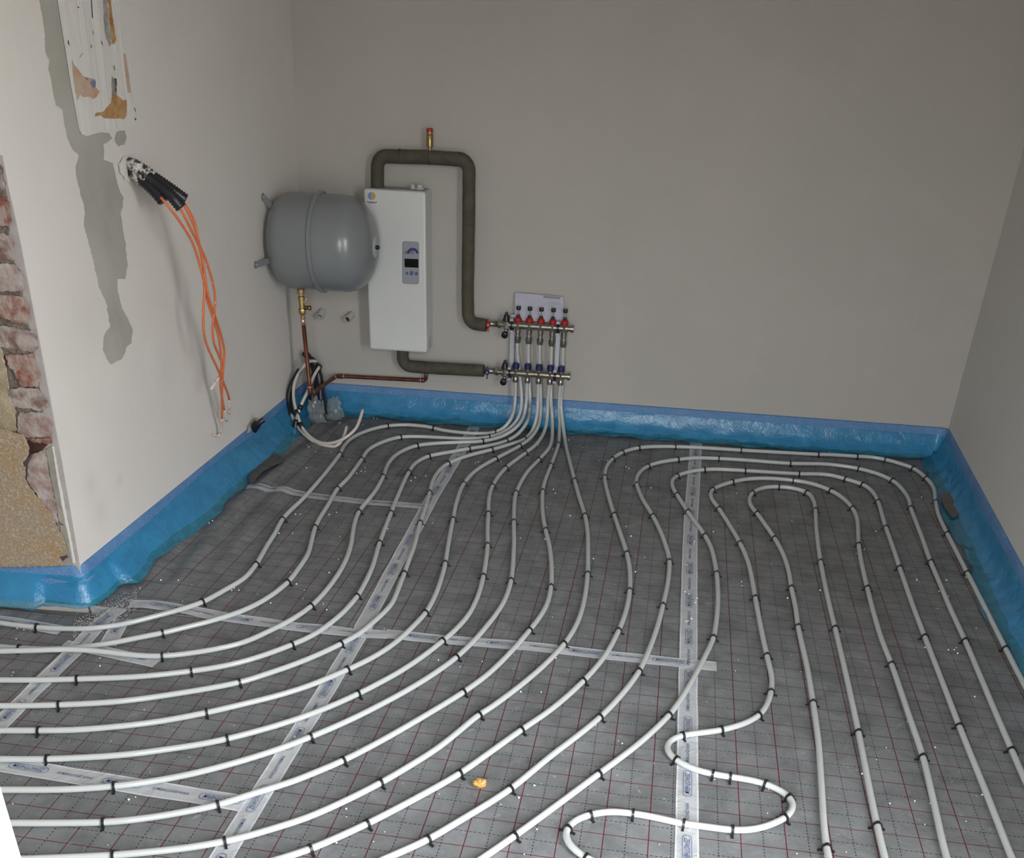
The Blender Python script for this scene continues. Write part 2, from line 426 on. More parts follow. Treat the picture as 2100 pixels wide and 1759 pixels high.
# left wall block with leaning face
bm = bmesh.new()
e0 = Vector((-1.667, 2.505, 0)); ue = Vector((math.cos(AE), math.sin(AE), 0))
def prism(bm, bot, top):
    B = [bm.verts.new(v) for v in bot]; T = [bm.verts.new(v) for v in top]; n = len(B)
    bm.faces.new(B[::-1]); bm.faces.new(T)
    for i in range(n): bm.faces.new((B[i], B[(i+1) % n], T[(i+1) % n], T[i]))
yb = 4.565
def lwp(z, y): return Vector((xl(z), y, z))
prism(bm, [lwp(-.03, 2.505), lwp(-.03, yb+.02), Vector((-2.9, yb+.02, -.03)), Vector((-2.9, 2.505-1.233*math.tan(AE), -.03))],
      [lwp(ZT, 2.505-.012*ZT), lwp(ZT, yb+.02), Vector((-2.9, yb+.02, ZT)), Vector((-2.9, 2.505-.012*ZT-1.3*math.tan(AE), ZT))])
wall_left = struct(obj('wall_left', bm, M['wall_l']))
bm = bmesh.new()
def bwp(x, z, off=0): 
    y = P_B.y + math.tan(AB)*(x-P_B.x); return Vector((x, y, z)) + N_B*off
prism(bm, [bwp(-3, -.03), bwp(1.5, -.03), bwp(1.5, -.03, -.2), bwp(-3, -.03, -.2)], [bwp(-3, ZT), bwp(1.5, ZT), bwp(1.5, ZT, -.2), bwp(-3, ZT, -.2)])
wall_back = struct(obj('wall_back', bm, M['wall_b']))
bm = bmesh.new()
o_ = -N_R*.2
def tR(y): return (y-P_R.y)/dR.y
def rwall(t0, t1, z0, z1):
    a = P_R + dR*t0; b = P_R + dR*t1
    prism(bm, [v+UZ*z0 for v in (a, b, b+o_, a+o_)], [v+UZ*z1 for v in (a, b, b+o_, a+o_)])
rwall(-.25, tR(WY1), -.03, ZT); rwall(tR(WY1), tR(WY0), OPZ, ZT); rwall(tR(WY1), tR(WY0), -.03, .08); rwall(tR(WY0), 5.15, -.03, ZT)
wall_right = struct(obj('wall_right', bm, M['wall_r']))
bm = bmesh.new(); box(bm, Vector((-3.0, .9, ZT/2)), .2, 3.2, ZT+.06); struct(obj('wall_far_left', bm, M['wall_l']))
bm = bmesh.new()
box(bm, Vector(((-3.1+OPX0)/2, YF-.1, ZT/2)), OPX0+3.1, .2, ZT+.06)
box(bm, Vector(((1.3+OPX1)/2, YF-.1, ZT/2)), 1.3-OPX1, .2, ZT+.06)
box(bm, Vector(((OPX0+OPX1)/2, YF-.1, (ZT+OPZ)/2)), OPX1-OPX0, .2, ZT-OPZ)
struct(obj('wall_front', bm, M['wall_b']))
bm = bmesh.new(); box(bm, Vector((-.9, 2.1, ZT+.05)), 4.9, 6.0, .1); struct(obj('ceiling', bm, M['ceiling']))
# balcony door leaf, opened inwards (white profile edge at the left of the frame)
LE = CAM + ray(51, 1759)*.62; LE2 = CAM + ray(3, 1583)*.64
ex, ey = (LE.x+LE2.x)/2, (LE.y+LE2.y)/2
hinge = Vector((OPX0-.02, YF+.03, 0)); edge = Vector((ex, ey, 0)); ud = (edge-hinge).normalized(); vd = Vector((ud.y, -ud.x, 0)); Ld = (edge-hinge).length
door = bpy.data.objects.new('door_1', None); COL.objects.link(door); door.location = hinge; door['kind'] = 'structure'
bm = bmesh.new()
for (s0, s1, z0, z1) in ((0, .09, .01, 2.1), (Ld-.09, Ld, .01, 2.1), (.09, Ld-.09, .01, .12), (.09, Ld-.09, 2.0, 2.1)):
    box(bm, hinge+ud*((s0+s1)/2)-vd*.028+UZ*((z0+z1)/2), s1-s0, .056, z1-z0, ud, vd, UZ)
obj('door_frame', bm, M['whitepl'], door, bevel=.006)
gm = mat('door_glass', (.9, .95, .95), .03, **{'Alpha': .25})
bm = bmesh.new(); box(bm, hinge+ud*(Ld/2)-vd*.028+UZ*1.06, Ld-.17, .02, 1.9, ud, vd, UZ); obj('glass_pane', bm, gm, door)

# ---- exposed end of the left wall: bricks, sand render, broken plaster edge
we = bpy.data.objects.new('wall_end', None); COL.objects.link(we); we.location = (-1.9, 2.49, 0); we['kind'] = 'structure'
def eslab(name, px, off, mt, amp=1.2, step=4, seed=0, bev=.004, base=0.0): return slab(name, px, ew, base, off, mt, we, amp, step, seed, bev)
eslab('plaster_edge', [(-60, -10), (-28, 130), (0, 284), (18, 382), (40, 486), (81, 700), (126, 940), (165, 1166), (150, 1190), (-60, 1190)], .003, M['lilac'], 0)
eslab('plaster_bead', [(106, 915), (111, 914), (118, 960), (128, 1010), (137, 1060), (147, 1110), (155, 1155), (149, 1155), (141, 1110), (131, 1060), (121, 1010), (113, 960)], .007, M['newplaster'], .7, 4, 3, .002)
eslab('cement_strip', [(92, 922), (106, 912), (119, 975), (137, 1070), (151, 1160), (120, 1160), (122, 1078)], .006, M['cement'], .8, 4, 5)
eslab('mortar_bed', [(-60, 300), (6, 340), (16, 410), (18, 470), (26, 530), (44, 560), (50, 640), (68, 690), (72, 760), (82, 790), (90, 850), (100, 900), (60, 950), (-60, 960)], .005, M['mortar'], 2.0, 4, 6)
bricks = [
 ([(-50, 341), (0, 341), (4, 349), (11, 387), (9, 397), (-50, 397)], 'brick_dark'),
 ([(-50, 404), (9, 405), (20, 418), (20, 444), (23, 452), (18, 463), (-50, 466)], 'brick_red'),
 ([(-50, 474), (18, 481), (29, 495), (31, 533), (-50, 534)], 'brick_dark'),
 ([(-50, 541), (28, 541), (45, 557), (50, 573), (50, 597), (36, 597), (-50, 598)], 'brick_lilac'),
 ([(-50, 603), (43, 607), (57, 623), (63, 652), (55, 667), (28, 662), (-10, 645), (-50, 640)], 'brick_red'),
 ([(-50, 655), (5, 668), (45, 676), (74, 680), (78, 714), (66, 722), (10, 714), (-20, 700), (-50, 700)], 'brick_dark'),
 ([(10, 726), (68, 726), (74, 754), (85, 768), (78, 792), (46, 793), (33, 771), (18, 750)], 'brick_red'),
 ([(14, 798), (46, 795), (79, 797), (98, 823), (100, 835), (90, 842), (30, 836)], 'brick_dark'),
 ([(40, 844), (90, 845), (109, 869), (110, 888), (105, 897), (49, 896), (35, 886), (35, 853)], 'brick_lilac'),
 ([(56, 900), (106, 899), (106, 909), (72, 907)], 'brick_red'),
 ([(64, 931), (93, 921), (96, 950), (110, 1010), (122, 1078), (108, 1068), (80, 1020), (56, 990), (57, 950)], 'brick_lilac')]
for i, (px, mk) in enumerate(bricks):
    eslab('brick', px, .016+.006*math.sin(i*2.1), M[mk], 2.2, 3, 10+i, .003)
eslab('cavity', [(54, 901), (70, 908), (98, 911), (90, 920), (64, 934)], .0105, M['hole'], .6, 4, 31, 0)
eslab('sand_render', [(-60, 660), (-5, 672), (6, 720), (14, 760), (20, 800), (32, 840), (34, 882), (20, 890), (-60, 884)], .020, M['sand2'], 2.0, 4, 40, .005)
eslab('sand_render', [(-60, 884), (2, 878), (50, 892), (60, 915), (60, 930), (52, 955), (53, 986), (70, 1008), (95, 1042), (112, 1062), (120, 1086), (134, 1110), (139, 1130), (128, 1144), (128, 1160), (-60, 1165)], .030, M['sand'], 2.0, 4, 41, .006)
for k, px in enumerate([[(46, 948), (62, 934), (68, 930), (58, 950), (50, 958)], [(118, 1068), (130, 1076), (133, 1079), (120, 1073)], [(122, 1142), (138, 1138), (140, 1142), (128, 1150)]]):
    eslab('crack', px, .0312, M['darkcrack'], 1, 3, 50+k, 0, .029)

# ---- repairs and damp on the left wall
def lslab(name, px, off, mt, amp=1.0, step=6, seed=0, base=-.001): return slab(name, px, lw, base, off, mt, wall_left, amp, step, seed)
lslab('damp_stain', [(78, -25), (81, 0), (89, 48), (92, 68), (93, 106), (101, 123), (100, 142), (106, 171), (114, 215), (128, 225), (131, 247), (138, 281), (148, 306), (162, 318), (156, 342), (157, 363), (167, 404), (174, 426), (172, 461), (184, 507), (191, 531), (204, 589), (219, 624), (226, 668), (213, 689), (211, 716), (220, 738), (228, 748), (236, 742), (251, 736), (260, 711), (270, 704), (272, 677), (265, 657), (251, 633), (240, 589), (241, 572), (257, 572), (262, 544), (257, 500), (248, 440), (254, 408), (245, 390), (236, 355), (232, 334), (214, 328), (213, 296), (222, 290), (230, 284), (224, 272), (207, 272), (172, 278), (163, 269), (148, 189), (127, 59), (114, -25)], .0006, M['damp'], 1.3, 5, 60)
lslab('damp_stain', [(236, 276), (246, 268), (257, 268), (260, 282), (255, 296), (244, 300), (236, 292)], .0006, M['damp'], 1.5, 4, 61)
lslab('filler_patch', [(114, -25), (118, 0), (127, 59), (148, 189), (162, 265), (168, 275), (178, 279), (207, 271), (240, 262), (268, 260), (282, 254), (277, 225), (268, 170), (262, 120), (252, 0), (250, -25)], .0030, M['newplaster'], .5, 8, 62)
for px, mk, sd in [
 ([(147, 122), (154, 135), (171, 156), (183, 160), (196, 162), (197, 180), (205, 188), (199, 198), (191, 203), (182, 198), (172, 199), (165, 193), (159, 206), (155, 190), (150, 153)], 'tan', 70),
 ([(238, 193), (244, 198), (252, 206), (260, 203), (260, 237), (254, 244), (235, 243), (213, 242), (205, 236), (195, 239), (196, 231), (204, 231), (212, 228), (227, 211), (230, 198)], 'ochre', 71),
 ([(221, -25), (224, 40), (229, 88), (234, 91), (238, 82), (233, 45), (227, 0), (225, -25)], 'ochre', 72),
 ([(208, -25), (211, 0), (215, 68), (224, 96), (229, 90), (223, 43), (221, 0), (219, -25)], 'greypatch', 73),
 ([(252, 109), (258, 111), (263, 145), (269, 189), (262, 190), (257, 150)], 'tan', 74),
 ([(229, 155), (233, 160), (239, 163), (239, 192), (233, 198), (229, 198)], 'greypatch', 75),
 ([(162, 117), (167, 110), (172, 109), (168, 113), (166, 118)], 'tan', 76)]:
    lslab('bare_patch', px, .0036, M[mk], .8, 4, sd, .0028)
lslab('blue_trace', [(185, 168), (190, 164), (196, 165), (197, 175), (192, 183), (188, 176)], .0040, M['bluepaint'], 1.2, 3, 80, .003)
lslab('blue_trace', [(174, 158), (181, 160), (180, 166), (176, 163)], .0040, M['bluepaint'], .8, 3, 81, .003)
for k, px in enumerate([[(234, 160), (239, 161), (240, 176), (237, 175), (236, 164)], [(237, 176), (239, 184), (239, 193), (236, 184)], [(139, 82), (141, 84), (143, 94), (140, 90)], [(187, -25), (189, 8), (191, 38), (189, 36), (185, -25)], [(207, 82), (210, 88), (211, 94), (208, 88)], [(234, 133), (236, 143), (235, 145), (233, 136)], [(190, 60), (192, 70), (191, 72), (190, 64)], [(160, 13), (163, 15), (161, 17), (159, 16)], [(187, 90), (188, 96), (187, 100), (186, 95)], [(276, 220), (279, 228), (278, 229), (275, 222)], [(276, 240), (280, 245), (277, 247)]]):
    lslab('crack', px, .0041, M['darkcrack'], 0, 4, 90+k, .003)

# ------------------------------------------------------------ insulation mats
def mat_sheet(name, x0, x1, y0, y1, gx, gy, label, res=.25, clip=None):
    bm = bmesh.new()
    nx = max(2, int((x1-x0)/res)); ny = max(2, int((y1-y0)/res))
    V = []
    for j in range(ny+1):
        row = []
        for i in range(nx+1):
            y = y0+(y1-y0)*j/ny; xe = min(x1, 1.261-.0409*(4.622-y)-.013); x = x0+(xe-x0)*i/nx
            row.append(bm.verts.new((x-gx, y-gy, matz(x, y))))
        V.append(row)
    for j in range(ny):
        for i in range(nx): bm.faces.new((V[j][i], V[j][i+1], V[j+1][i+1], V[j+1][i])).smooth = True
    # edge skirts: foam core thickness
    loop = [V[0][i] for i in range(nx+1)]+[V[j][nx] for j in range(1, ny+1)]+[V[ny][i] for i in range(nx-1, -1, -1)]+[V[j][0] for j in range(ny-1, 0, -1)]
    loop = [bm.verts.new(v.co) for v in loop]
    low = [bm.verts.new((v.co.x, v.co.y, -.0295)) for v in loop]
    n = len(loop)
    for i in range(n):
        f = bm.faces.new((loop[i], low[i], low[(i+1) % n], loop[(i+1) % n])); f.material_index = 1
    me = bpy.data.meshes.new(name); bm.to_mesh(me); bm.free()
    o = link(name, me, [M['foil'], M['matcore']]); o.location = (gx, gy, 0)
    return tag(o, label, 'insulation mat', 'foil faced insulation mats')
SX1, SX2, SX0 = -.818, .162, -1.560
mat_sheet('insulation_mat', SX2+.001, 1.21, YF, 4.60, .284, 2.177, 'grey foil mat with red grid, along the right wall under the nested loops')
mat_sheet('insulation_mat', SX1+.001, SX2, 2.526, 4.58, -.222, 3.525, 'grey foil mat with red grid, in the middle of the room below the manifold')
mat_sheet('insulation_mat', SX1+.001, SX2, YF, 2.524, -.720, 2.047, 'grey foil mat with red grid, middle foreground around the yellow sponge crumb')
mat_sheet('insulation_mat', -1.655, SX1, 3.512, 4.56, -1.23, 3.41, 'wavy grey foil mat in the back left corner under the grey tank', .02)
mat_sheet('insulation_mat', -1.660, SX1, 2.500, 3.510, -1.254, 3.387, 'wavy grey foil mat along the blue strip of the left wall', .02)
mat_sheet('insulation_mat', SX0+.001, SX1, 1.702, 2.498, -1.416, 1.993, 'grey foil mat with red grid, left foreground between the two slanted tapes')
mat_sheet('insulation_mat', SX0+.001, SX1, YF, 1.700, -1.259, 1.586, 'grey foil mat with red grid, nearest one at the bottom left')
mat_sheet('insulation_mat', -2.895, SX0, YF, 2.42, -1.70, 2.06, 'grey foil mat with red grid, at the left frame edge before the brick wall end')

# ------------------------------------------------------------ adhesive seam tapes with print
_txt = {}
def text_mesh(s, shear=0.0):
    k = (s, shear)
    if k in _txt: return _txt[k]
    cu = bpy.data.curves.new('t', 'FONT'); cu.body = s; cu.shear = shear; cu.resolution_u = 2; cu.offset = 0.003
    o = bpy.data.objects.new('t', cu); COL.objects.link(o); bpy.context.view_layer.update()
    dg = bpy.context.evaluated_depsgraph_get(); me = bpy.data.meshes.new_from_object(o.evaluated_get(dg))
    vs = [v.co.copy() for v in me.vertices]; fs = [tuple(p.vertices) for p in me.polygons]
    x0 = min(v.x for v in vs); x1 = max(v.x for v in vs); y0 = min(v.y for v in vs); y1 = max(v.y for v in vs)
    vs = [((v.x-(x0+x1)/2)/(x1-x0), (v.y-(y0+y1)/2)/(y1-y0)) for v in vs]
    bpy.data.objects.remove(o); _txt[k] = (vs, fs); return _txt[k]
def put_text(bm, s, cen, u, v, wd, ht, zf, mi=1, shear=0.0):
    vs, fs = text_mesh(s, shear)
    V = []
    for a, b in vs:
        p = cen+u*(a*wd)+v*(b*ht); V.append(bm.verts.new(zf(p)))
    for f in fs:
        try: bm.faces.new([V[i] for i in f]).material_index = mi
        except ValueError: pass
def put_oval(bm, cen, u, v, wd, ht, t, zf, mi=1):
    r = ht/2; P = []
    for k in range(24):
        a = 2*math.pi*k/24; sx_ = 1 if math.cos(a) >= 0 else -1
        P.append((sx_*(wd/2-r)+r*math.cos(a), r*math.sin(a)))
    I = [(x*(1-2*t/wd), y*(1-2*t/ht)) for x, y in P]
    A = [bm.verts.new(zf(cen+u*x+v*y)) for x, y in P]; B = [bm.verts.new(zf(cen+u*x+v*y)) for x, y in I]
    for k in range(24):
        k2 = (k+1) % 24; bm.faces.new((A[k], A[k2], B[k2], B[k])).material_index = mi
tape_n = [0]
def tape(path, label, flip=False, width=.052, wob=.002, first='logo', phase=.06, text=True, z0=.0012, twist=0):
    """path in floor metres; print runs along the path (flip reverses it)"""
    tape_n[0] += 1; z0 = z0 + .00035*(tape_n[0] % 3)
    P = dense([Vector((x, y, 0)) for x, y in path], .02); P = smooth_path(P, 3)
    bm = bmesh.new(); rows = []; s = 0; S = [0]
    for a, b in zip(P[:-1], P[1:]): S.append(S[-1]+(b-a).length)
    cols = [-.5, -.42, -.1, .0, .1, .42, .5]
    for i, p in enumerate(P):
        d = (P[min(i+1, len(P)-1)]-P[max(i-1, 0)]).normalized(); nrm = Vector((-d.y, d.x, 0))
        row = []
        for c in cols:
            wv = noise.noise(Vector((p.x*5, p.y*5, 3.3+c)))*wob
            q = p+nrm*(c*width*(1+.06*noise.noise(Vector((S[i]*9, tape_n[0], 0)))))
            row.append(bm.verts.new((q.x, q.y, matz(q.x, q.y)+z0+abs(wv)+(.0008 if abs(c) < .05 else 0))))
        rows.append(row)
    for a, b in zip(rows[:-1], rows[1:]):
        for k in range(len(cols)-1):
            f = bm.faces.new((a[k], a[k+1], b[k+1], b[k])); f.material_index = 2 if k in (0, 5) else 0; f.smooth = True
    if text:
        tot = S[-1]; x = phase; kind = first
        def at(sv):
            for i in range(len(S)-1):
                if S[i+1] >= sv: 
                    t = (sv-S[i])/(S[i+1]-S[i]); return P[i].lerp(P[i+1], t), (P[i+1]-P[i]).normalized()
            return P[-1], (P[-1]-P[-2]).normalized()
        zf = lambda q: Vector((q.x, q.y, matz(q.x, q.y)+z0+.0030))
        while x < tot-.05:
            c, d = at(x)
            u = -d if flip else d; v = Vector((-u.y, u.x, 0))
            if kind == 'logo':
                put_text(bm, 'ZEWOTHERM', c, u, v, .083, .0125, zf, 1, .3); put_oval(bm, c, u, v, .102, .0215, .0012, zf); kind = 'url'
            else:
                put_text(bm, 'WWW.ZEWOTHERM.DE', c, u, v, .092, .0082, zf); kind = 'logo'
            x += .12125
    me = bpy.data.meshes.new('adhesive_tape'); bm.to_mesh(me); bm.free()
    o = link('adhesive_tape', me, [M['tape'], M['ink'], M['tapeclear']])
    return tag(o, label, 'tape', 'printed seam tapes')
tape([(.175, 4.53), (.158, 3.6), (.157, 3.29), (.160, 2.44), (.165, 1.70), (.167, .6)], 'long straight printed seam tape from the back wall to the bottom edge, right of centre', phase=.1375, width=.053)
tape([(-.842, 4.50), (-.838, 4.1), (-.838, 3.6), (-.822, 3.0), (-.808, 2.54)], 'printed seam tape running from the back wall, left of the manifold, to the tape crossing', flip=True, phase=.10)
tape([(-.806, 2.58), (-.806, 2.2), (-.812, 1.9), (-.817, 1.55), (-.819, .6)], 'slanted printed tape in the foreground, from the tape crossing to the bottom edge', flip=True, phase=.143)
tape([(-1.545, 2.53), (-1.50, 2.545), (-1.42, 2.54), (-1.33, 2.53), (-1.262, 2.515), (-1.014, 2.503), (-.803, 2.506), (-.72, 2.515)], 'crumpled cross tape starting at the blue wall corner and ending at the tape crossing', phase=.115, wob=.006)
tape([(-.735, 2.522), (-.599, 2.521), (-.283, 2.540), (-.067, 2.537), (.24, 2.541)], 'cross tape with upside down print reaching the long straight tape', flip=True, phase=.115, first='logo')
tape([(-1.56, 3.52), (-1.50, 3.535), (-1.45, 3.54), (-1.29, 3.508), (-1.092, 3.495), (-.815, 3.508)], 'wavy cross tape in the back left, between blue strip and seam tape', phase=.07, width=.05)
tape([(-1.56, 1.716), (-1.459, 1.713), (-1.205, 1.702), (-.864, 1.689), (-.84, 1.687)], 'cross tape with upside down print at the bottom left, ending at the slanted tape', flip=True, phase=.178, first='logo', width=.056)
tape([(-2.30, 2.37), (-1.868, 2.352), (-1.72, 2.342), (-1.655, 2.335)], 'short tape piece with blue print at the left frame edge below the film corner', phase=.33)
tape([(-1.56, 2.50), (-1.575, 2.40), (-1.562, 2.27), (-1.560, 2.10), (-1.556, 1.9), (-1.55, 1.72), (-1.55, .6)], 'slanted seam tape with blue print crossing the left frame edge', flip=False, phase=.09, width=.054, wob=.004)
tape([(-1.52, 2.44), (-1.50, 2.34), (-1.485, 2.28)], 'short tape end lying beside the slanted left tape near the blue corner', phase=.045, width=.05)
tape([(-1.61, 2.26), (-1.52, 2.255), (-1.40, 2.238), (-1.305, 2.222)], 'short loose tape strip with web address under the crossing pipes at left', phase=.10, width=.05, first='logo')

# ------------------------------------------------------------ edge insulation strip with film skirt
A_ = P_E - ue*1.2
WL = [A_, Vector((-1.667, 2.505, 0)), Vector((-1.667, 4.565, 0)), Vector((1.259, 4.622, 0)), P_R+dR*5.0]
WLf = dense(fillet(WL, [0, .028, .045, .045, 0], 10), .014)
def norms(P):
    out = []
    for i in range(len(P)):
        d = (P[min(i+1, len(P)-1)]-P[max(i-1, 0)]).normalized(); out.append(Vector((d.y, -d.x, 0)))
    return out
NW = norms(WLf)
SW = [0]
for a, b in zip(WLf[:-1], WLf[1:]): SW.append(SW[-1]+(b-a).length)
strip = empty('edge_insulation_strip', (-1.667, 2.505, 0), 'blue foam edge insulation strip running along the foot of all the walls', 'edge strip')
def ribbon(name, prof, mats, thick=None, mfun=None, parent=strip):
    bm = bmesh.new(); rows = []
    for i, (p, n) in enumerate(zip(WLf, NW)):
        rows.append([bm.verts.new(p+n*o+UZ*z) for o, z in prof(i, SW[i], p)])
    for ri, (a, b) in enumerate(zip(rows[:-1], rows[1:])):
        for k in range(len(a)-1):
            f = bm.faces.new((a[k], a[k+1], b[k+1], b[k])); f.smooth = True
            if mfun: f.material_index = mfun(ri, k)
    bmesh.ops.translate(bm, verts=bm.verts, vec=-strip.location)
    me = bpy.data.meshes.new(name); bm.to_mesh(me); bm.free()
    return link(name, me, mats, parent)
def foam_prof(i, s, p):
    wz = .0015*noise.noise(Vector((s*3, 0, 0)))
    return [(-.004, .132), (.002, .132), (.0075+wz, .131), (.0095+wz, .127), (.0100+wz, .09), (.0100+wz, .05), (.0100+wz, .001), (-.004, .001)]
ribbon('foam_strip', foam_prof, M['foam'])
def wide(s, p):
    # reach of the film skirt over the mats
    base = .085
    if s < 1.15: base = .075
    elif s < 3.2: base = .10 + .015*math.sin(s*3)
    elif s < 6.1: base = .088
    else: base = .095
    if abs(s-1.2) < .13: base = .045
    n = noise.noise(Vector((s*2.4, 5, 0)))*.022 + noise.noise(Vector((s*9, 2, 0)))*.013 + noise.noise(Vector((s*30, 4, 0)))*.005
    return max(.035, base+n)
def film_prof(i, s, p):
    W = wide(s, p); out = []
    amp = 1.0 if s > 3.0 else .55
    dg = 1.0 if s < 3.0 else max(.35, 1-(s-3.0)*1.2)       # how slanted the apron hangs
    A1 = ((0.0105, .100), (.0125, .094), (.0135, .077), (.016, .057), (.021, .038), (.029, .022), (.041, .011), (W*.6, .0055), (W*.74, .004), (W*.88, .0035), (W, .003))
    A2 = ((0.0105, .100), (.0135, .093), (W*.22, .078), (W*.34, .063), (W*.47, .047), (W*.60, .032), (W*.72, .019), (W*.81, .010), (W*.88, .006), (W*.94, .004), (W, .003))
    for k in range(11):
        o = A1[k][0]*(1-dg)+A2[k][0]*dg; z = A1[k][1]*(1-dg)+A2[k][1]*dg
        k2 = min(1, k/5)
        rg = 1-abs(noise.noise(Vector((s*7+k*.35, k*.5, 2.2))))*4
        w1 = noise.noise(Vector((s*16, z*60, o*30)))*.006*k2*amp + noise.noise(Vector((s*45, z*20, k*.7)))*.0022*k2 + max(0, rg)*.006*k2*amp
        w2 = (abs(noise.noise(Vector((s*11, o*70, 7))))*.010+max(0, 1-abs(noise.noise(Vector((s*5-k*.5, k*.8, 9))))*5)*.007)*(k2 if z < .03 else 0)*amp
        q = p+NW[i]*o
        out.append((o+w1, max(z, 0)+w2+matz(q.x, q.y)))
    return out
ribbon('film_skirt', film_prof, [M['film'], M['film_edge']], mfun=lambda r, k: 1 if k >= 6 else 0)
# upturned mat flap at left; at right an added piece where film is missing
def flat_thing(name, px, mats, label, cat, h=.002, z=.012, amp=.6, bend=0, group=None):
    px = jag(px, amp, 4, len(px))
    P = [fl(x, y, z) for x, y in px]; c = sum(P, Vector())/len(P)
    bm = bmesh.new()
    T = [bm.verts.new(p-c+UZ*(bend*noise.noise(p*14)+h)) for p in P]; B = [bm.verts.new(v.co-UZ*h) for v in T]
    tf = bm.faces.new(T); bm.faces.new(B[::-1]); n = len(T)
    for i in range(n): bm.faces.new((T[i], B[i], B[(i+1) % n], T[(i+1) % n]))
    bmesh.ops.recalc_face_normals(bm, faces=bm.faces)
    me = bpy.data.meshes.new(name); bm.to_mesh(me); bm.free()
    o = link(name, me, mats); o.location = c
    return tag(o, label, cat, group)
M['scrap'] = noisy('dark_facing', (.075, .072, .066), (.11, .105, .10), 18, .6, .4, 40)
M['nofilm'] = noisy('bare_brown', (.12, .10, .08), (.17, .14, .12), 18, .6, .4, 40)
flat_thing('mat_patch', [(510, 975), (520, 958), (545, 938), (566, 930), (578, 938), (582, 946), (560, 955), (540, 965), (528, 978), (520, 992), (512, 988)], M['scrap'], 'torn dark grey mat offcut folded over the blue film by the left wall', 'patch', z=.022, h=.003)
flat_thing('mat_patch', [(1927, 1014), (1951, 1012), (1970, 1050), (1966, 1056), (1952, 1062), (1934, 1034)], M['nofilm'], 'brownish mat offcut where the blue film is missing by the right wall', 'patch', z=.018, h=.003)

# ------------------------------------------------------------ heating pipes
ZP = .0105; RP = .008
def pz(pts, zmod=None):
    out = []
    for q in pts:
        if len(q) == 3 and isinstance(q[2], Vector): out.append(q[2]); continue
        z = q[2] if len(q) == 3 else ZP
        p = fl(q[0], q[1], z)
        if len(q) == 2: 
            mz = matz(p.x, p.y)
            if mz: p = fl(q[0], q[1], z+mz)
        out.append(p)
    return out
clip_me = None
def clip_mesh():
    bm = bmesh.new(); n = 10; rings = []
    ri, ro, hw = .0086, .0112, .0030
    prof = []
    zc = 0
    pts = [(-ri, -.0100), (-ri, -.002)] + [(ri*math.cos(math.pi-math.pi*k/n), ri*math.sin(math.pi*k/n)) for k in range(n+1)] + [(ri, -.002), (ri, -.0100)]
    pto = [(-ro, -.0100), (-ro, -.002)] + [(ro*math.cos(math.pi-math.pi*k/n), ro*math.sin(math.pi*k/n)) for k in range(n+1)] + [(ro, -.002), (ro, -.0100)]
    V = [[bm.verts.new((x, s*hw, z)) for s in (-1, 1) for x, z in ((a, b),)] for (a, b) in pts]
    W = [[bm.verts.new((x, s*hw, z)) for s in (-1, 1)] for (x, z) in pto]
    for i in range(len(pts)-1):
        bm.faces.new((V[i][0], V[i][1], V[i+1][1], V[i+1][0])); bm.faces.new((W[i][1], W[i][0], W[i+1][0], W[i+1][1]))
        bm.faces.new((V[i][0], V[i+1][0], W[i+1][0], W[i][0])); bm.faces.new((V[i][1], W[i][1], W[i+1][1], V[i+1][1]))
    for i in (0, len(pts)-1): bm.faces.new((V[i][0], W[i][0], W[i][1], V[i][1]))
    for s in (-1, 1):    # flared barbs and the ridge
        box(bm, Vector((s*.0138, 0, -.0078)), .0075, .0050, .0028, Vector((.93, 0, -s*.36)), Vector((0, 1, 0)), Vector((s*.36, 0, .93)))
        box(bm, Vector((s*.0170, 0, -.0090)), .0028, .0066, .0030)
    box(bm, Vector((0, 0, .0117)), .006, .0062, .0022)
    bmesh.ops.recalc_face_normals(bm, faces=bm.faces)
    me = bpy.data.meshes.new('tacker_clip'); bm.to_mesh(me); bm.free(); me.materials.append(M['black'])
    return me
CLIP = clip_mesh()
def ordn(i):
    w = ['first', 'second', 'third', 'fourth', 'fifth', 'sixth', 'seventh', 'eighth', 'ninth', 'tenth', 'eleventh', 'twelfth', 'thirteenth', 'fourteenth', 'fifteenth', 'sixteenth', 'seventeenth', 'eighteenth', 'nineteenth', 'twentieth']
    t = w + ['twenty-'+x for x in w[:9]]
    return t[i]
def heating_pipe(pts, clips, label, cliplabel, group, ext=(0, 0)):
    W = pz(pts)
    if ext[0]:
        d = (W[0]-W[1]).normalized(); q = W[0]+d*ext[0]; q.x = min(q.x, 1.261-.0409*(4.622-q.y)-.10); W.insert(0, q); W.insert(1, W[0].lerp(W[1], .5))
    if ext[1]:
        d = (W[-1]-W[-2]).normalized(); W += [W[-1]+d*ext[1]*.5, W[-1]+d*ext[1]]
    P = catmull(W, .012); P = smooth_path(P, 4)
    bm = bmesh.new(); tube(bm, P, RP, 14)
    c = P[len(P)//2].copy(); c.z = 0
    o = obj('heating_pipe', bm, M['pipe'], local=c, smooth=True); tag(o, label, 'pipe', group)
    for i, (cx_, cy2) in enumerate(clips):
        q = fl(cx_, cy2, ZP)
        k = min(range(len(P)), key=lambda j: (P[j]-q).length_squared)
        d = (P[min(k+2, len(P)-1)]-P[max(k-2, 0)]); d.z = 0; d.normalize()
        co = bpy.data.objects.new('tacker_clip', CLIP); COL.objects.link(co)
        co.location = P[k]; co.rotation_euler = (0, 0, math.atan2(d.y, d.x)-math.pi/2 + random.uniform(-.08, .08))
        tag(co, cliplabel % ordn(i), 'pipe clip', 'black tacker clips')
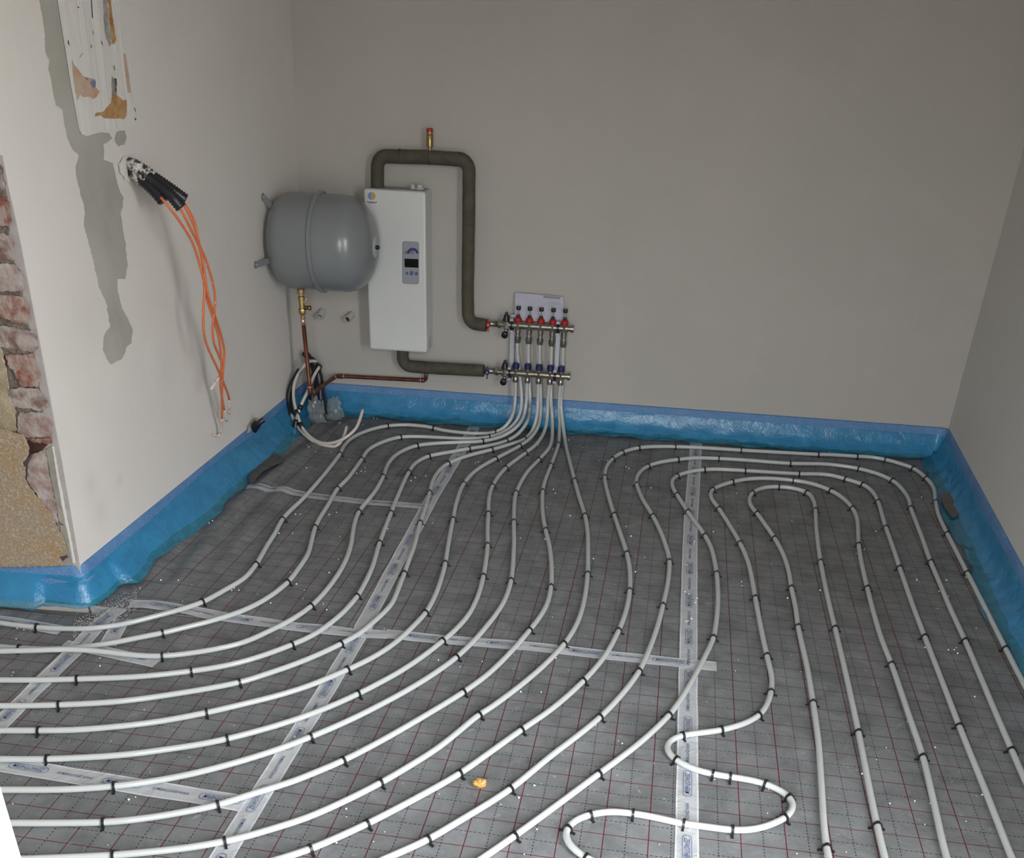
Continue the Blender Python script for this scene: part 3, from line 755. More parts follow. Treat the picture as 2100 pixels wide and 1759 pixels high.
# manifold port positions (pixels) used for both the pipe tails and the fittings
RET = [(1057, 785), (1081, 787), (1104, 789), (1127, 792), (1149, 794)]
SUP = [(1062, 698), (1085, 700), (1108, 702), (1132, 705), (1156, 707)]
OR, OS = .085, .055
def mbar(kind):
    off = OS+.012 if kind == 's' else OR
    off = .070 if kind == 's' else OR
    y0_, y1_ = (665.5, 673.5) if kind == 's' else (763, 771)
    x0_, x1_ = (1022, 1175) if kind == 's' else (1017, 1168)
    a = bw(x0_, y0_, off); b = bw(x1_, y1_, off); a.z = b.z = (a.z+b.z)/2
    return a, b, off
def tail(k, sup):
    x, y = (SUP if sup else RET)[k]
    p = bw(x, y, OS if sup else OR)
    a, b, off = mbar('s' if sup else 'r'); d = (b-a).normalized(); q = a+d*((p-a).dot(d))
    return [('', '', Vector((q.x, q.y, p.z-.002 if sup else a.z-.030))), ('', '', Vector((q.x, q.y, p.z-.03 if sup else a.z-.048)))]
def bwz(x, y, off): return ('', '', bw(x, y, off))
tails = [
 (0, 0, [bwz(1057, 812, .08), bwz(1055, 835, .09), (1049, 857, .075), (1035, 876, .035), (1016, 886)],
  [(993, 889), (958, 888), (900, 880.5), (889.6, 877), (838, 871), (795, 873), (761, 880.5), (728, 894), (709, 909.5), (697, 931), (680, 954), (651, 989), (620, 1023.6), (595, 1047), (579, 1065), (564, 1093), (548, 1118), (525, 1157), (500, 1186), (460, 1210), (416, 1234), (375, 1248), (333, 1259.5), (250, 1280), (190, 1288), (143, 1289), (76, 1286), (0, 1277), (-40, 1270)],
  [(1015, 886), (889, 877), (795, 873), (697, 931), (579, 1065), (525, 1157), (416, 1234), (77, 1286)]),
 (0, 1, [bwz(1067, 780, .06), bwz(1070, 820, .075), (1066, 848, .085), (1056, 868, .05), (1035, 885, .02), (1003, 896)],
  [(958, 899.5), (900, 897), (858, 895), (821, 896), (786, 905.7), (757, 921), (741.7, 942), (713, 981), (692, 1002), (674, 1033), (654.7, 1064), (646, 1081.6), (637, 1118), (631, 1137), (614.6, 1162), (589.5, 1194), (545, 1228), (500, 1251), (440, 1271), (381, 1286), (333, 1297.6), (285, 1307), (238, 1316.7), (190, 1324, .0105), (143, 1329, .0105), (95, 1331, .0105), (41, 1329, .0105), (0, 1326, .0105), (-40, 1322)],
  [(1003, 896), (821, 896), (741, 942), (692, 1003), (646, 1081), (590, 1194), (333, 1297), (41, 1330)]),
 (1, 0, [bwz(1080, 815, .08), (1076, 847, .085), (1061, 874, .05), (1036, 892, .02), (990, 904.7)],
  [(948, 906.6), (900, 908.6), (855, 913.4), (819, 928), (797.7, 948), (786, 977), (768.7, 1008), (736, 1049), (727, 1074), (718.5, 1122), (706, 1155), (678, 1199), (638, 1242.5), (600, 1269), (563.6, 1288), (500, 1316.7), (455, 1328), (405, 1337), (333, 1345), (274, 1343, .014), (214, 1336, .021), (143, 1331, .027), (80, 1333, .027), (0, 1335, .025), (-40, 1336, .02)],
  [(990, 905), (855, 913), (786, 977), (736, 1050), (638, 1242), (334, 1345)]),
 (1, 1, [bwz(1086, 790, .06), bwz(1087, 822, .075), (1086, 838, .085), (1082, 863, .06), (1064, 888, .025), (1039, 903.7)],
  [(1006, 913), (962, 920), (900, 930.8), (879, 935), (854, 948), (838, 968.5), (817, 1014), (801.6, 1052), (778.5, 1113), (763.7, 1162), (746, 1200), (732, 1223), (705, 1254), (675, 1279.5), (640, 1303), (598.5, 1321.7), (550, 1340), (500, 1355.8), (445, 1368), (390.5, 1376), (286, 1387), (159, 1392), (80, 1394), (0, 1394), (-40, 1393)],
  [(1040, 903), (962, 920), (879, 935), (838, 968), (802, 1052), (778, 1113), (732, 1222), (599, 1321), (390, 1377), (159, 1392)]),
 (2, 0, [bwz(1103, 820, .08), (1101, 853, .08), (1093, 880, .03), (1076, 900)],
  [(1045, 911), (1008, 922), (958, 934.7), (919, 950), (900, 965.6), (887, 987), (881, 1010), (871, 1045), (861.5, 1072), (850, 1118), (838, 1150), (829, 1176), (819.5, 1200), (805, 1235), (793, 1250), (770, 1271.5), (735, 1300), (698.7, 1320), (650, 1343), (595, 1365), (545, 1382), (500, 1396.5), (440, 1409), (381, 1419), (254, 1437), (121, 1445), (0, 1447), (-40, 1447)],
  [(1076, 900), (1008, 922), (919, 950), (881, 1010), (862, 1072), (829, 1176), (700, 1320), (491, 1399), (121, 1445)]),
 (2, 1, [bwz(1108, 790, .06), bwz(1109, 822, .075), (1109, 844, .085), (1105, 871, .045), (1090, 896, .02), (1066, 914)],
  [(1042, 927), (1016, 940.5), (977, 963.7), (951, 992), (937, 1027), (929, 1065), (919, 1118), (913, 1155), (900.5, 1200), (888, 1230), (872, 1257), (840, 1291), (802, 1324), (760, 1350), (713, 1372.6), (670, 1391), (627, 1408), (565, 1427), (500, 1443), (424, 1460.7), (350, 1475), (286, 1484.5), (159, 1496), (80, 1497.5), (0, 1497.5), (-40, 1497)],
  [(1066, 914), (1016, 941), (951, 992), (929, 1065), (913, 1155), (872, 1255), (713, 1372), (425, 1461), (79, 1497)]),
 (3, 0, [bwz(1123, 820, .08), (1123, 848, .085), (1118, 880, .035), (1101, 909.5, .013), (1077, 929)],
  [(1035, 961.7), (1010, 996.5), (1003, 1022), (1001.5, 1053), (1000, 1085), (1000, 1118), (996, 1155), (991, 1182), (980, 1222), (961, 1260), (935, 1290), (907, 1314.4), (865, 1347), (818, 1378), (778, 1400), (734, 1422.5), (680, 1447), (627, 1467.6), (565, 1488), (500, 1506), (465, 1514.7), (410, 1526), (350, 1535), (285, 1544), (222.5, 1550), (97, 1556), (0, 1556), (-40, 1555)],
  [(1077, 929), (1037, 960), (1010, 996), (1002, 1052), (1000, 1118), (991, 1182), (907, 1314), (734, 1422), (466, 1515), (97, 1555)]),
 (3, 1, [bwz(1130, 790, .06), bwz(1130, 826, .075), (1132, 847, .085), (1133, 880, .035), (1128, 915, .015), (1105, 942.4)],
  [(1080, 969.5), (1058.5, 1010), (1055, 1031), (1053.7, 1070), (1054, 1118), (1048, 1190), (1035, 1230), (1015, 1262), (1000, 1281), (977, 1308), (935.5, 1347.8), (890, 1381), (840, 1412), (786, 1441.6), (715, 1477), (637, 1510.5), (570, 1536), (500, 1558.5), (440, 1575), (381, 1589), (310, 1602), (235, 1611.6), (180, 1616), (127, 1618.6), (19, 1619), (-40, 1619)],
  [(1105, 942), (1058, 1010), (1054, 1070), (1048, 1190), (936, 1348), (637, 1511), (236, 1612)]),
 (4, 0, [bwz(1146.5, 825, .08), (1148, 860, .06), (1147, 890, .02), (1144.6, 913.4)],
  [(1130, 954), (1118, 985), (1112.7, 1010), (1113.6, 1056.5), (1119, 1087), (1127, 1120), (1131, 1160), (1130, 1203), (1121, 1240), (1106, 1266), (1085, 1293), (1047, 1337), (1000, 1382.5), (950, 1419), (895, 1453), (834, 1489), (770, 1525), (703.4, 1559), (650, 1582), (595, 1603.7), (545, 1619), (500, 1633), (447, 1650), (385, 1663), (318, 1674.6), (260, 1682), (210, 1685.7), (95, 1687.3), (0, 1687), (-40, 1687)],
  [(1145, 912), (1130, 955), (1113, 1008), (1119, 1087), (1130, 1203), (1085, 1292), (951, 1418), (704, 1559), (447, 1650), (210, 1686)]),
 (4, 1, [bwz(1153, 790, .06), bwz(1150, 828, .07), (1153, 857, .075), (1157, 890, .025), (1161, 915, .012)],
  [(1170, 952), (1178.4, 985), (1188, 1020), (1199.7, 1057), (1205, 1090), (1206, 1124), (1205, 1177), (1200, 1220), (1190, 1261), (1176, 1292), (1156, 1321), (1117, 1362.6), (1065, 1407), (1000, 1454.6), (981, 1466), (940, 1500), (897, 1533.8), (840, 1570), (780, 1605), (705, 1643), (627, 1677), (565, 1697), (500, 1716), (461, 1724.5), (405, 1735), (350, 1742), (232, 1753), (111, 1759), (20, 1762), (-40, 1763)],
  [(1178, 985), (1200, 1057), (1205, 1178), (1157, 1321), (981, 1466), (780, 1605), (461, 1724), (232, 1753)])]
nth = ['first', 'second', 'third', 'fourth', 'fifth', 'sixth', 'seventh', 'eighth', 'ninth', 'tenth']
for i, (k, sup, tl, run, clips) in enumerate(tails):
    side = 'outermost to the left' if i == 0 else ('last before the bare gap' if i == 9 else 'in the fan')
    heating_pipe(tail(k, sup)+tl+run, clips,
        'white heating pipe, %s from the left of the ten leaving the manifold' % nth[i],
        'black plastic clip, %s from the manifold along the ' + nth[i] + ' pipe from the left', 'white pipes from the manifold', (0, .5))
loops = [
 ('outermost', [(2140, 1477), (2100, 1403), (2062.5, 1330), (1997, 1200), (1984, 1175), (1961.5, 1131), (1943, 1094.7), (1925, 1056), (1919, 1029), (1914, 999), (1900, 981), (1874, 960.5), (1848, 951), (1816, 942), (1786, 937), (1757, 935.5), (1700, 932), (1677, 931.5), (1600, 927.5), (1520, 923), (1440, 918), (1385.7, 915.7), (1343, 915.5), (1309.5, 918), (1276, 927.5), (1256, 941), (1244, 957), (1240, 978), (1244, 1002), (1259.5, 1055.5), (1273, 1096), (1285.7, 1135), (1292, 1173), (1291, 1215), (1283, 1255), (1268, 1294), (1240, 1345), (1195.7, 1396.6), (1130.5, 1454), (1068, 1497), (1000, 1545.5), (942, 1586), (850, 1638), (754, 1688), (700, 1713), (637, 1740), (573, 1761), (520, 1776)],
  [(2062, 1330), (1985, 1176), (1943, 1094), (1919, 1029), (1899, 980), (1874, 960), (1816, 942), (1757, 935), (1677, 931), (1520, 923), (1386, 916), (1309, 918), (1276, 928), (1256, 941), (1240, 978), (1259, 1055), (1286, 1135), (1291, 1213), (1268, 1293), (1196, 1396), (1068, 1497), (942, 1586), (754, 1688), (637, 1740)]),
 ('second', [(2150, 1703), (2100, 1595), (2075, 1538), (2040, 1457), (1980, 1315), (1945.6, 1240), (1929, 1200), (1909, 1152.6), (1893, 1108), (1880, 1074), (1868, 1042), (1863, 1022), (1851, 1004), (1831, 985.5), (1798, 970.7), (1761, 960.5), (1729.6, 955.5), (1695, 951.5), (1620, 950), (1533, 943.6), (1474.5, 940), (1426, 938.8), (1390, 942), (1352, 948), (1328.6, 955.5), (1312, 968.6), (1305, 983), (1306, 993.6), (1316.7, 1021), (1339, 1058), (1357, 1095), (1371, 1137.6), (1373, 1152), (1370, 1192), (1361, 1235), (1344.5, 1296), (1310.5, 1376), (1274, 1425), (1229.6, 1471), (1182, 1510), (1130.5, 1549), (1047, 1617), (1000, 1648), (940, 1684), (877, 1721), (786, 1762), (740, 1782)],
  [(2075, 1540), (1980, 1314), (1909, 1152), (1868, 1042), (1831, 985), (1761, 960), (1620, 950), (1475, 940), (1390, 942), (1328, 955), (1306, 993), (1339, 1057), (1372, 1150), (1359, 1242), (1311, 1377), (1229, 1471), (1047, 1618), (878, 1720)]),
 ('third', [(2110, 1840), (2075, 1759), (2024, 1629), (1968, 1490), (1930, 1391), (1897, 1306.5), (1871.7, 1240), (1845.5, 1165), (1832, 1124), (1817, 1082), (1809, 1056), (1801, 1028.7), (1789, 1008), (1770.5, 993.5), (1734, 982), (1709, 975), (1684, 972), (1637.6, 971.4), (1529, 965), (1474, 962), (1444, 962.6), (1414, 967), (1388, 975.7), (1379, 985), (1380, 999.5), (1389, 1015), (1411, 1049.5), (1446, 1098), (1459.5, 1126), (1467, 1159), (1470, 1177), (1472.6, 1225), (1470, 1265), (1463, 1307.8), (1450, 1337), (1423, 1388.7), (1399, 1429), (1371, 1467), (1313, 1521.8), (1227, 1587), (1130.5, 1659), (1055, 1713.6), (1000, 1752), (940, 1792)],
  [(1968, 1490), (1897, 1306), (1845, 1165), (1817, 1082), (1801, 1028), (1770, 993), (1734, 982), (1638, 971), (1529, 965), (1444, 963), (1387, 976), (1389, 1014), (1411, 1049), (1446, 1098), (1468, 1175), (1463, 1308), (1372, 1466), (1226, 1588), (1053, 1715)]),
 ('fourth', [(1975, 1850), (1941.7, 1759), (1916, 1650), (1893, 1553), (1868.6, 1480), (1829, 1363.7), (1808, 1310), (1788.7, 1245), (1779, 1206), (1767, 1154), (1761, 1117.4), (1760, 1090), (1757, 1060.6), (1747, 1040), (1729.6, 1022), (1704.6, 1006), (1667, 992), (1626, 984.8), (1571, 980.5), (1533, 982), (1501, 988), (1474, 997), (1461, 1004), (1458, 1018.6), (1475, 1043.6), (1495, 1074.5), (1518, 1114), (1535.7, 1157), (1549, 1226), (1562, 1295), (1573, 1345), (1583, 1391), (1581, 1419), (1571, 1448), (1556, 1467), (1532, 1481), (1500, 1491.7), (1477.6, 1497), (1440, 1502), (1399, 1507.5), (1376, 1516.6), (1366, 1532), (1373, 1547), (1386, 1558), (1417.5, 1575), (1462, 1587), (1497, 1592.5), (1535, 1598), (1570, 1606.8), (1602, 1621), (1622, 1635), (1629, 1651), (1622, 1667), (1609.6, 1677), (1579.5, 1691), (1541, 1701), (1500, 1701.5), (1444, 1694), (1401, 1688.5), (1339, 1674.5), (1297.5, 1667.4), (1248, 1663.5), (1209, 1670), (1177.5, 1682), (1160, 1699), (1158, 1717.5), (1172, 1738), (1203, 1759), (1250, 1782), (1300, 1800)],
  [(1894, 1552), (1829, 1363), (1779, 1206), (1760, 1117), (1749, 1042), (1704, 1006), (1626, 985), (1501, 988), (1462, 1003), (1476, 1044), (1518, 1114), (1549, 1226), (1572, 1344), (1581, 1419), (1556, 1468), (1478, 1497), (1400, 1508), (1385, 1558), (1464, 1588), (1498, 1593), (1569, 1607), (1623, 1636), (1608, 1677), (1502, 1702), (1401, 1689), (1298, 1667), (1209, 1670), (1160, 1703), (1203, 1758)]),
 ('innermost', [(1840, 1850), (1814.6, 1759), (1799, 1693), (1786, 1632), (1760.6, 1502), (1732, 1370), (1713, 1289), (1701, 1240), (1683, 1152), (1674, 1081), (1672, 1042), (1668, 1025), (1656, 1010), (1628.6, 1001), (1597.6, 997.6), (1578, 998), (1558, 1002), (1543, 1010.5), (1537, 1023), (1540.5, 1037.6), (1553, 1053), (1571, 1078), (1589, 1104), (1607, 1138), (1617.9, 1173), (1623, 1206), (1632, 1248), (1637, 1286), (1655.7, 1370), (1667.5, 1441.5), (1678, 1518), (1684, 1600), (1689, 1680), (1695, 1737), (1700, 1762), (1712, 1830)],
  [(1798, 1692), (1760, 1502), (1713, 1289), (1684, 1153), (1672, 1045), (1656, 1010), (1598, 998), (1544, 1010), (1553, 1053), (1590, 1105), (1623, 1205), (1637, 1286), (1668, 1440), (1693, 1737)])]
for nm, run, clips in loops:
    heating_pipe(run, clips, 'white heating pipe, %s of the five nested loops by the right wall' % nm,
        'black plastic clip, %s from the right-hand end of the ' + nm + ' nested loop', 'nested white loops on the right', (.9, 0 if nm == 'fourth' else .45))

# ------------------------------------------------------------ boiler
def X_(v): return v
bo = bw(815, 550, 0); BL = bw(744, 387, .13); BR = bw(871, 394, .13)
xl0 = BL.x; xr0 = -1.056; zt = .981; zb = .332
bcen = (xl0+xr0)/2
boiler = empty('electric_boiler', Vector((bcen, bwp(bcen, 0).y, zb)), 'white wall-mounted electric boiler with small display, behind the grey tank', 'boiler')
def bpt(x, z, off): return bwp(x, z, off)
bm = bmesh.new(); c = (bpt(xl0, (zt+zb)/2, .066)+bpt(xr0, (zt+zb)/2, .066))/2
box(bm, c, xr0-xl0, .128, zt-zb, UB, -N_B, UZ); obj('casing', bm, M['boiler'], boiler, bevel=.009)
bm = bmesh.new(); c2 = c+UZ*(zt-zb)*.5+UZ*.0006; box(bm, c2, xr0-xl0-.03, .105, .002, UB, -N_B, UZ); obj('top_plate', bm, M['boiler_s'], boiler)
def frontmap(x, y, off): return onpl(x, y, P_B, N_B, .130+off)
def rr(x0, y0, x1, y1, r, sk=0.0, n=5):
    out = []
    for cx2, cy3, a0 in ((x1-r, y0+r, -90), (x1-r, y1-r, 0), (x0+r, y1-r, 90), (x0+r, y0+r, 180)):
        for k in range(n+1):
            a = R_(a0+90*k/n); x = cx2+r*math.cos(a); y = cy3+r*math.sin(a); out.append((x, y+sk*(x-x0)))
    return out
panel = slab('control_panel', rr(825, 494.5, 859, 581.5, 5, .04), frontmap, -.001, .0012, M['panelrim'], boiler)
def plocal(o):   # child of a child: keep world placement
    o.parent = panel; return o
slab('panel_face', rr(826, 495.5, 858, 580.5, 4.5, .04), frontmap, .0008, .0018, M['panel'], boiler).parent = panel
slab('display', [(829.3, 530), (857.7, 531.3), (857.8, 549), (830, 547.8)], frontmap, .0015, .0028, M['screen'], boiler).parent = panel
for k, (bx, by, bwid, bh) in enumerate(((834.5, 560, 5.5, 6), (844, 560, 7.5, 9), (853.8, 561, 6, 7.5))):
    slab('button', rr(bx-bwid/2, by-bh/2, bx+bwid/2, by+bh/2, 1.8), frontmap, .0015, .0026, M['btn'], boiler).parent = panel
arc = [(834+12.3*(1-math.cos(R_(a))), 520-12*math.sin(R_(a))) for a in range(0, 181, 12)]
arci = [(834+5+7.3*(1-math.cos(R_(a))), 520-6*math.sin(R_(a))) for a in range(180, -1, -12)]
slab('arc_logo', arc+arci, frontmap, .0015, .0024, M['navy'], boiler).parent = panel
bm = bmesh.new(); tcen = frontmap(838.5, 518, .0030); put_text(bm, 'Днепр', tcen, UB, UZ, .044, .014, lambda q: q, 0, .25)
lt = obj('logo_lettering', bm, M['inkblack'], boiler, smooth='raw'); lt.parent = panel
slab('logo_sticker', rr(749, 391, 775, 420, 1, .03), frontmap, -.0005, .0004, M['boiler'], boiler)
st = [o for o in boiler.children if o.name.startswith('logo_sticker')][0]
half1 = [(762, 393.5)]+[(762-8*math.sin(R_(a)), 401.5-8*math.cos(R_(a))) for a in range(10, 171, 16)]+[(762, 409.5)]
half2 = [(762.6, 393.5)]+[(762.6+7.5*math.sin(R_(a)), 401.8-8*math.cos(R_(a))) for a in range(10, 171, 16)]+[(762.6, 409.8)]
slab('logo_left_half', half1, frontmap, .0003, .0009, M['lblue'], boiler).parent = st
slab('logo_right_half', half2, frontmap, .0003, .0009, M['orange'], boiler).parent = st
slab('logo_print', [(752, 413), (768, 414), (768, 415.6), (752, 414.5)], frontmap, .0003, .0009, M['inkblack'], boiler).parent = st
slab('logo_print', [(769.5, 413.6), (772.4, 413.6), (772.4, 415.8), (769.5, 415.8)], frontmap, .0003, .0009, M['inkblack'], boiler).parent = st
slab('logo_print', [(755, 416.4), (770, 417.2), (770, 417.9), (755, 417.1)], frontmap, .0003, .0009, M['panelrim'], boiler).parent = st
# side rating sticker (right side of the case)
bm = bmesh.new(); box(bm, bpt(xr0, .365, .075)+UB*.0006, .0012, .07, .05, UB, -N_B, UZ); obj('rating_plate', bm, M['sticker'], boiler)
for gx, rr_ in ((847, .010), (861, .016)):
    g = bw(gx, 384, .06); g.z = zt
    bm = bmesh.new(); lathe(bm, [(0, rr_*1.15), (.006, rr_*1.15), (.007, rr_*.8), (.016, rr_*.8), (.020, rr_*.55), (.021, 0)], g, UZ, 20)
    obj('cable_gland', bm, M['glassp'] if 0 else M['sticker'], boiler, smooth=True)

# ------------------------------------------------------------ expansion tank
TX0, TX1 = -1.637, -1.212; TC = Vector((0, 4.235, .797)); TR = .182
tank = empty('expansion_tank', Vector((-1.4, 4.235, .60)), 'round grey expansion tank on the left wall with a rim around its middle', 'tank')
prof = []
for k in range(9):
    a = math.pi/2*k/8; prof.append((.085*(1-math.cos(a)), TR*(.42+.58*math.sin(a)) if k else .0))
prof[0] = (0, 0); prof.insert(1, (.0, .075))
L = TX1-TX0
for k in range(11):
    a = math.pi/2*k/10; prof.append((L-.125+.125*math.sin(a), TR*math.cos(a)**.74 if k < 10 else 0))
bm = bmesh.new(); lathe(bm, prof, Vector((TX0, TC.y, TC.z)), Vector((1, 0, 0)), 64); obj('vessel', bm, M['tank'], tank, smooth=True)
bm = bmesh.new(); xm = .205
lathe(bm, [(xm-.010, TR-.002), (xm-.009, TR+.005), (xm-.004, TR+.0095), (xm+.004, TR+.0095), (xm+.009, TR+.005), (xm+.010, TR-.002)], Vector((TX0, TC.y, TC.z)), Vector((1, 0, 0)), 64)
sharp(obj('clamp_rim', bm, M['tank'], tank, smooth=True))
bm = bmesh.new()
prof = [(L-.011, .0), (L-.011, .044), (L-.0075, .044), (L-.003, .0)]
lathe(bm, [(L-.020, .054), (L-.0045, .052), (L+.0008, .030), (L+.0020, 0)], Vector((TX0, TC.y, TC.z-.005)), Vector((1, 0, 0)), 32)
obj('end_label', bm, M['tanklabel'], tank, smooth=True)
bm = bmesh.new(); lathe(bm, [(L-.002, .0085), (L+.012, .0085), (L+.016, .006), (L+.017, 0)], Vector((TX0, TC.y, TC.z-.005)), Vector((1, 0, 0)), 16)
obj('valve_cap', bm, M['black'], tank, smooth=True)
for (px_, py_, tz) in ((540, 404, .90), (525, 543, .70)):
    q = lw(px_, py_, .004)
    e = Vector((-1.615, q.y+(.02 if py_ < 450 else .08), q.z-.035 if py_ < 450 else q.z+.005))
    br = bmesh.new(); d = e-q; m_ = (q+e)/2
    u = d.normalized(); v = Vector((0, 1, 0)); w3 = u.cross(v).normalized(); v = w3.cross(u)
    box(br, m_, d.length+.004, .004, .022, u, v, w3)
    lathe(br, [(0, .014), (.003, .014)], q-N_L*.003, N_L, 16)
    o = obj('wall_bracket', br, M['tank'], tank)
    bb = bmesh.new(); lathe(bb, [(0, .007), (.005, .007), (.0055, .004), (.010, .004)], q, N_L, 6); bo2 = obj('bolt', bb, M['zinc'], tank); bo2.parent = o
bm = bmesh.new(); lathe(bm, [(0, .012), (.02, .012)], Vector((-1.538, TC.y, TC.z-TR-.012)), UZ, 20); obj('connector', bm, M['tank'], tank, smooth=True)

# cap valve and copper line below the tank
VX, VY = -1.540, 4.232
val = empty('cap_valve', Vector((VX, VY, .485)), 'brass cap valve with side outlet below the grey tank', 'valve')
def vz(y): return onpl(617, y, Vector((0, VY, 0)), Vector((0, -1, 0))).z
z0 = vz(657); 
bm = bmesh.new()
zs = [(657, .0095), (645, .0100), (643, .0150), (636, .0170), (633, .0155), (632.5, .0125), (616, .0125), (615, .0155), (608, .0155), (607, .0085), (603.5, .0085), (603, .0155), (596, .0165), (593.5, .0165)]
lathe(bm, [(vz(y)-z0, r) for y, r in zs], Vector((VX, VY, z0)), UZ, 8); sharp(obj('valve_body', bm, M['brass'], val), 30)
bm = bmesh.new(); lathe(bm, [(.008, .0078), (.030, .0078), (.030, .010), (.039, .010), (.039, .006), (.037, .006)], Vector((VX, VY, vz(630))), Vector((1, -.05, 0)), 18); obj('side_outlet', bm, M['brass'], val, smooth=True)
bm = bmesh.new()
ring = [Vector((VX+.016+.006*math.cos(a*math.pi/8), VY-.004, vz(616)+.010*math.sin(a*math.pi/8))) for a in range(17)]
tube(bm, ring, .001, 6); obj('seal_ring', bm, M['brass'], val)
cp = empty('copper_pipe', Vector((-1.53, 4.3, .17)), 'bare copper pipe dropping from the tank valve and running along the back wall', 'pipe')
pb = fl(637, 808, .176); pe = bw(690, 771, .03); pr_ = bw(873, 780, .03); pt = Vector((VX, VY, z0+.012))
pb = Vector((pb.x, 4.222, .176)); ptop = bw(875, 766, .05)
bm = bmesh.new(); pth = fillet([pt, pb, pe+UZ*.001, pr_, pr_*.25+ptop*.75+UZ*.02], .016, 6); tube(bm, pth, .009, 16); obj('tube', bm, M['copper'], cp, smooth=True)
def sock(a, b, t0, t1, r=.0104):
    d = (b-a).normalized(); bm = bmesh.new(); p = a+d*t0; q = a+d*t1
    tube(bm, [p, p+(q-p)*.15, p+(q-p)*.85, q], [r-.0012, r, r, r-.0012], 16); o = obj('fitting', bm, M['copper'], cp, smooth=True)
    bm = bmesh.new(); tube(bm, [q-d*.0015, q+d*.0025], r+.0006, 16); s = obj('solder_ring', bm, M['solder'], cp); s.parent = o
sock(pb, pt, .006, .032); sock(pb, pe, .006, .022); sock(pe, pb, .006, .030); sock(pe, pr_, .006, .036); sock(pr_, pe, .004, .022)
bm = bmesh.new(); tube(bm, [pt-UZ*.03, pt+UZ*.0], .0106, 16); obj('fitting', bm, M['solder'], cp, smooth=True)

# ------------------------------------------------------------ insulated pipes
def insul(pts, label, name='insulated_pipe', rad=.0268, rf=.042):
    c = pts[0].copy()
    e = empty(name, c, label, 'insulated pipe')
    P = dense(fillet(pts, rf, 8), .012)
    rs = [rad*(1+.035*noise.noise(p*18)) for p in P]
    bm = bmesh.new(); tube(bm, P, rs, 24)
    obj('insulation_sleeve', bm, M['armaflex'], e, smooth=True); return e
OP = .062
top_out = bw(774, 386, OP); top_out.z = zt-.002
t1 = bw(774, 320, OP); t2 = bw(881, 322.5, OP); t3 = bw(962, 328, OP); t4 = bw(961, 460, OP); t5 = bw(960, 662, OP); t6 = bw(997, 667, .075)
t4b = bw(959, 600, OP)
ins1 = insul([top_out, t1, t2, t3, t4, t4b, t5, t6], 'thick dark olive insulated pipe arching from the boiler top down to the red valve')
bm = bmesh.new()
for (ax, ay, rr2) in ((881, 323, .0278),):
    p = bw(ax, ay, OP); tube(bm, [p-UB*.0012, p+UB*.0012], rr2, 24)
for pp, d in ((t4, UZ), (bw(820, 319.5, OP), UB)):
    tube(bm, [pp-d*.0008, pp+d*.0008], .0270, 24)
obj('glued_seam', bm, M['seam'], ins1)
b1 = bw(826, 722, OP); b1.z = zb-.002; b2 = bw(826, 750, OP); b3 = bw(878, 754, OP); b4 = bw(992, 760, .075)
ins2 = insul([b1+UZ*.004, b2, b3, b4], 'short dark olive insulated pipe from the boiler bottom to the blue valve', rf=.038)
bm = bmesh.new(); p = bw(873, 753.5, OP); tube(bm, [p-UB*.0008, p+UB*.0008], .0274, 24); obj('glued_seam', bm, M['seam'], ins2)
# air vent on top of the arch
va = bw(881.5, 312, OP)
vent = empty('safety_valve', va, 'slim brass valve with red cap standing on the insulated arch', 'valve')
def vzz(y): return bw(881.5, y, OP).z
bm = bmesh.new(); zz = vzz(318)
lathe(bm, [(0, .004), (vzz(309)-zz, .0095), (vzz(308)-zz, .0095), (vzz(307)-zz, .0095*.7), (vzz(302)-zz, .0095*.75), (vzz(301)-zz, .0135), (vzz(300)-zz, .0138), (vzz(278)-zz, .0138), (vzz(277)-zz, .0128), (vzz(276)-zz, .0138), (vzz(270)-zz, .0138)], Vector((va.x, va.y, zz)), UZ, 24)
sharp(obj('valve_body', bm, M['brass'], vent))
bm = bmesh.new(); lathe(bm, [(vzz(270)-zz, .0132), (vzz(268.5)-zz, .0136), (vzz(264)-zz, .0132), (vzz(262.8)-zz, .012)], Vector((va.x, va.y, zz)), UZ, 24); obj('red_cap', bm, M['red'], vent, smooth=True)

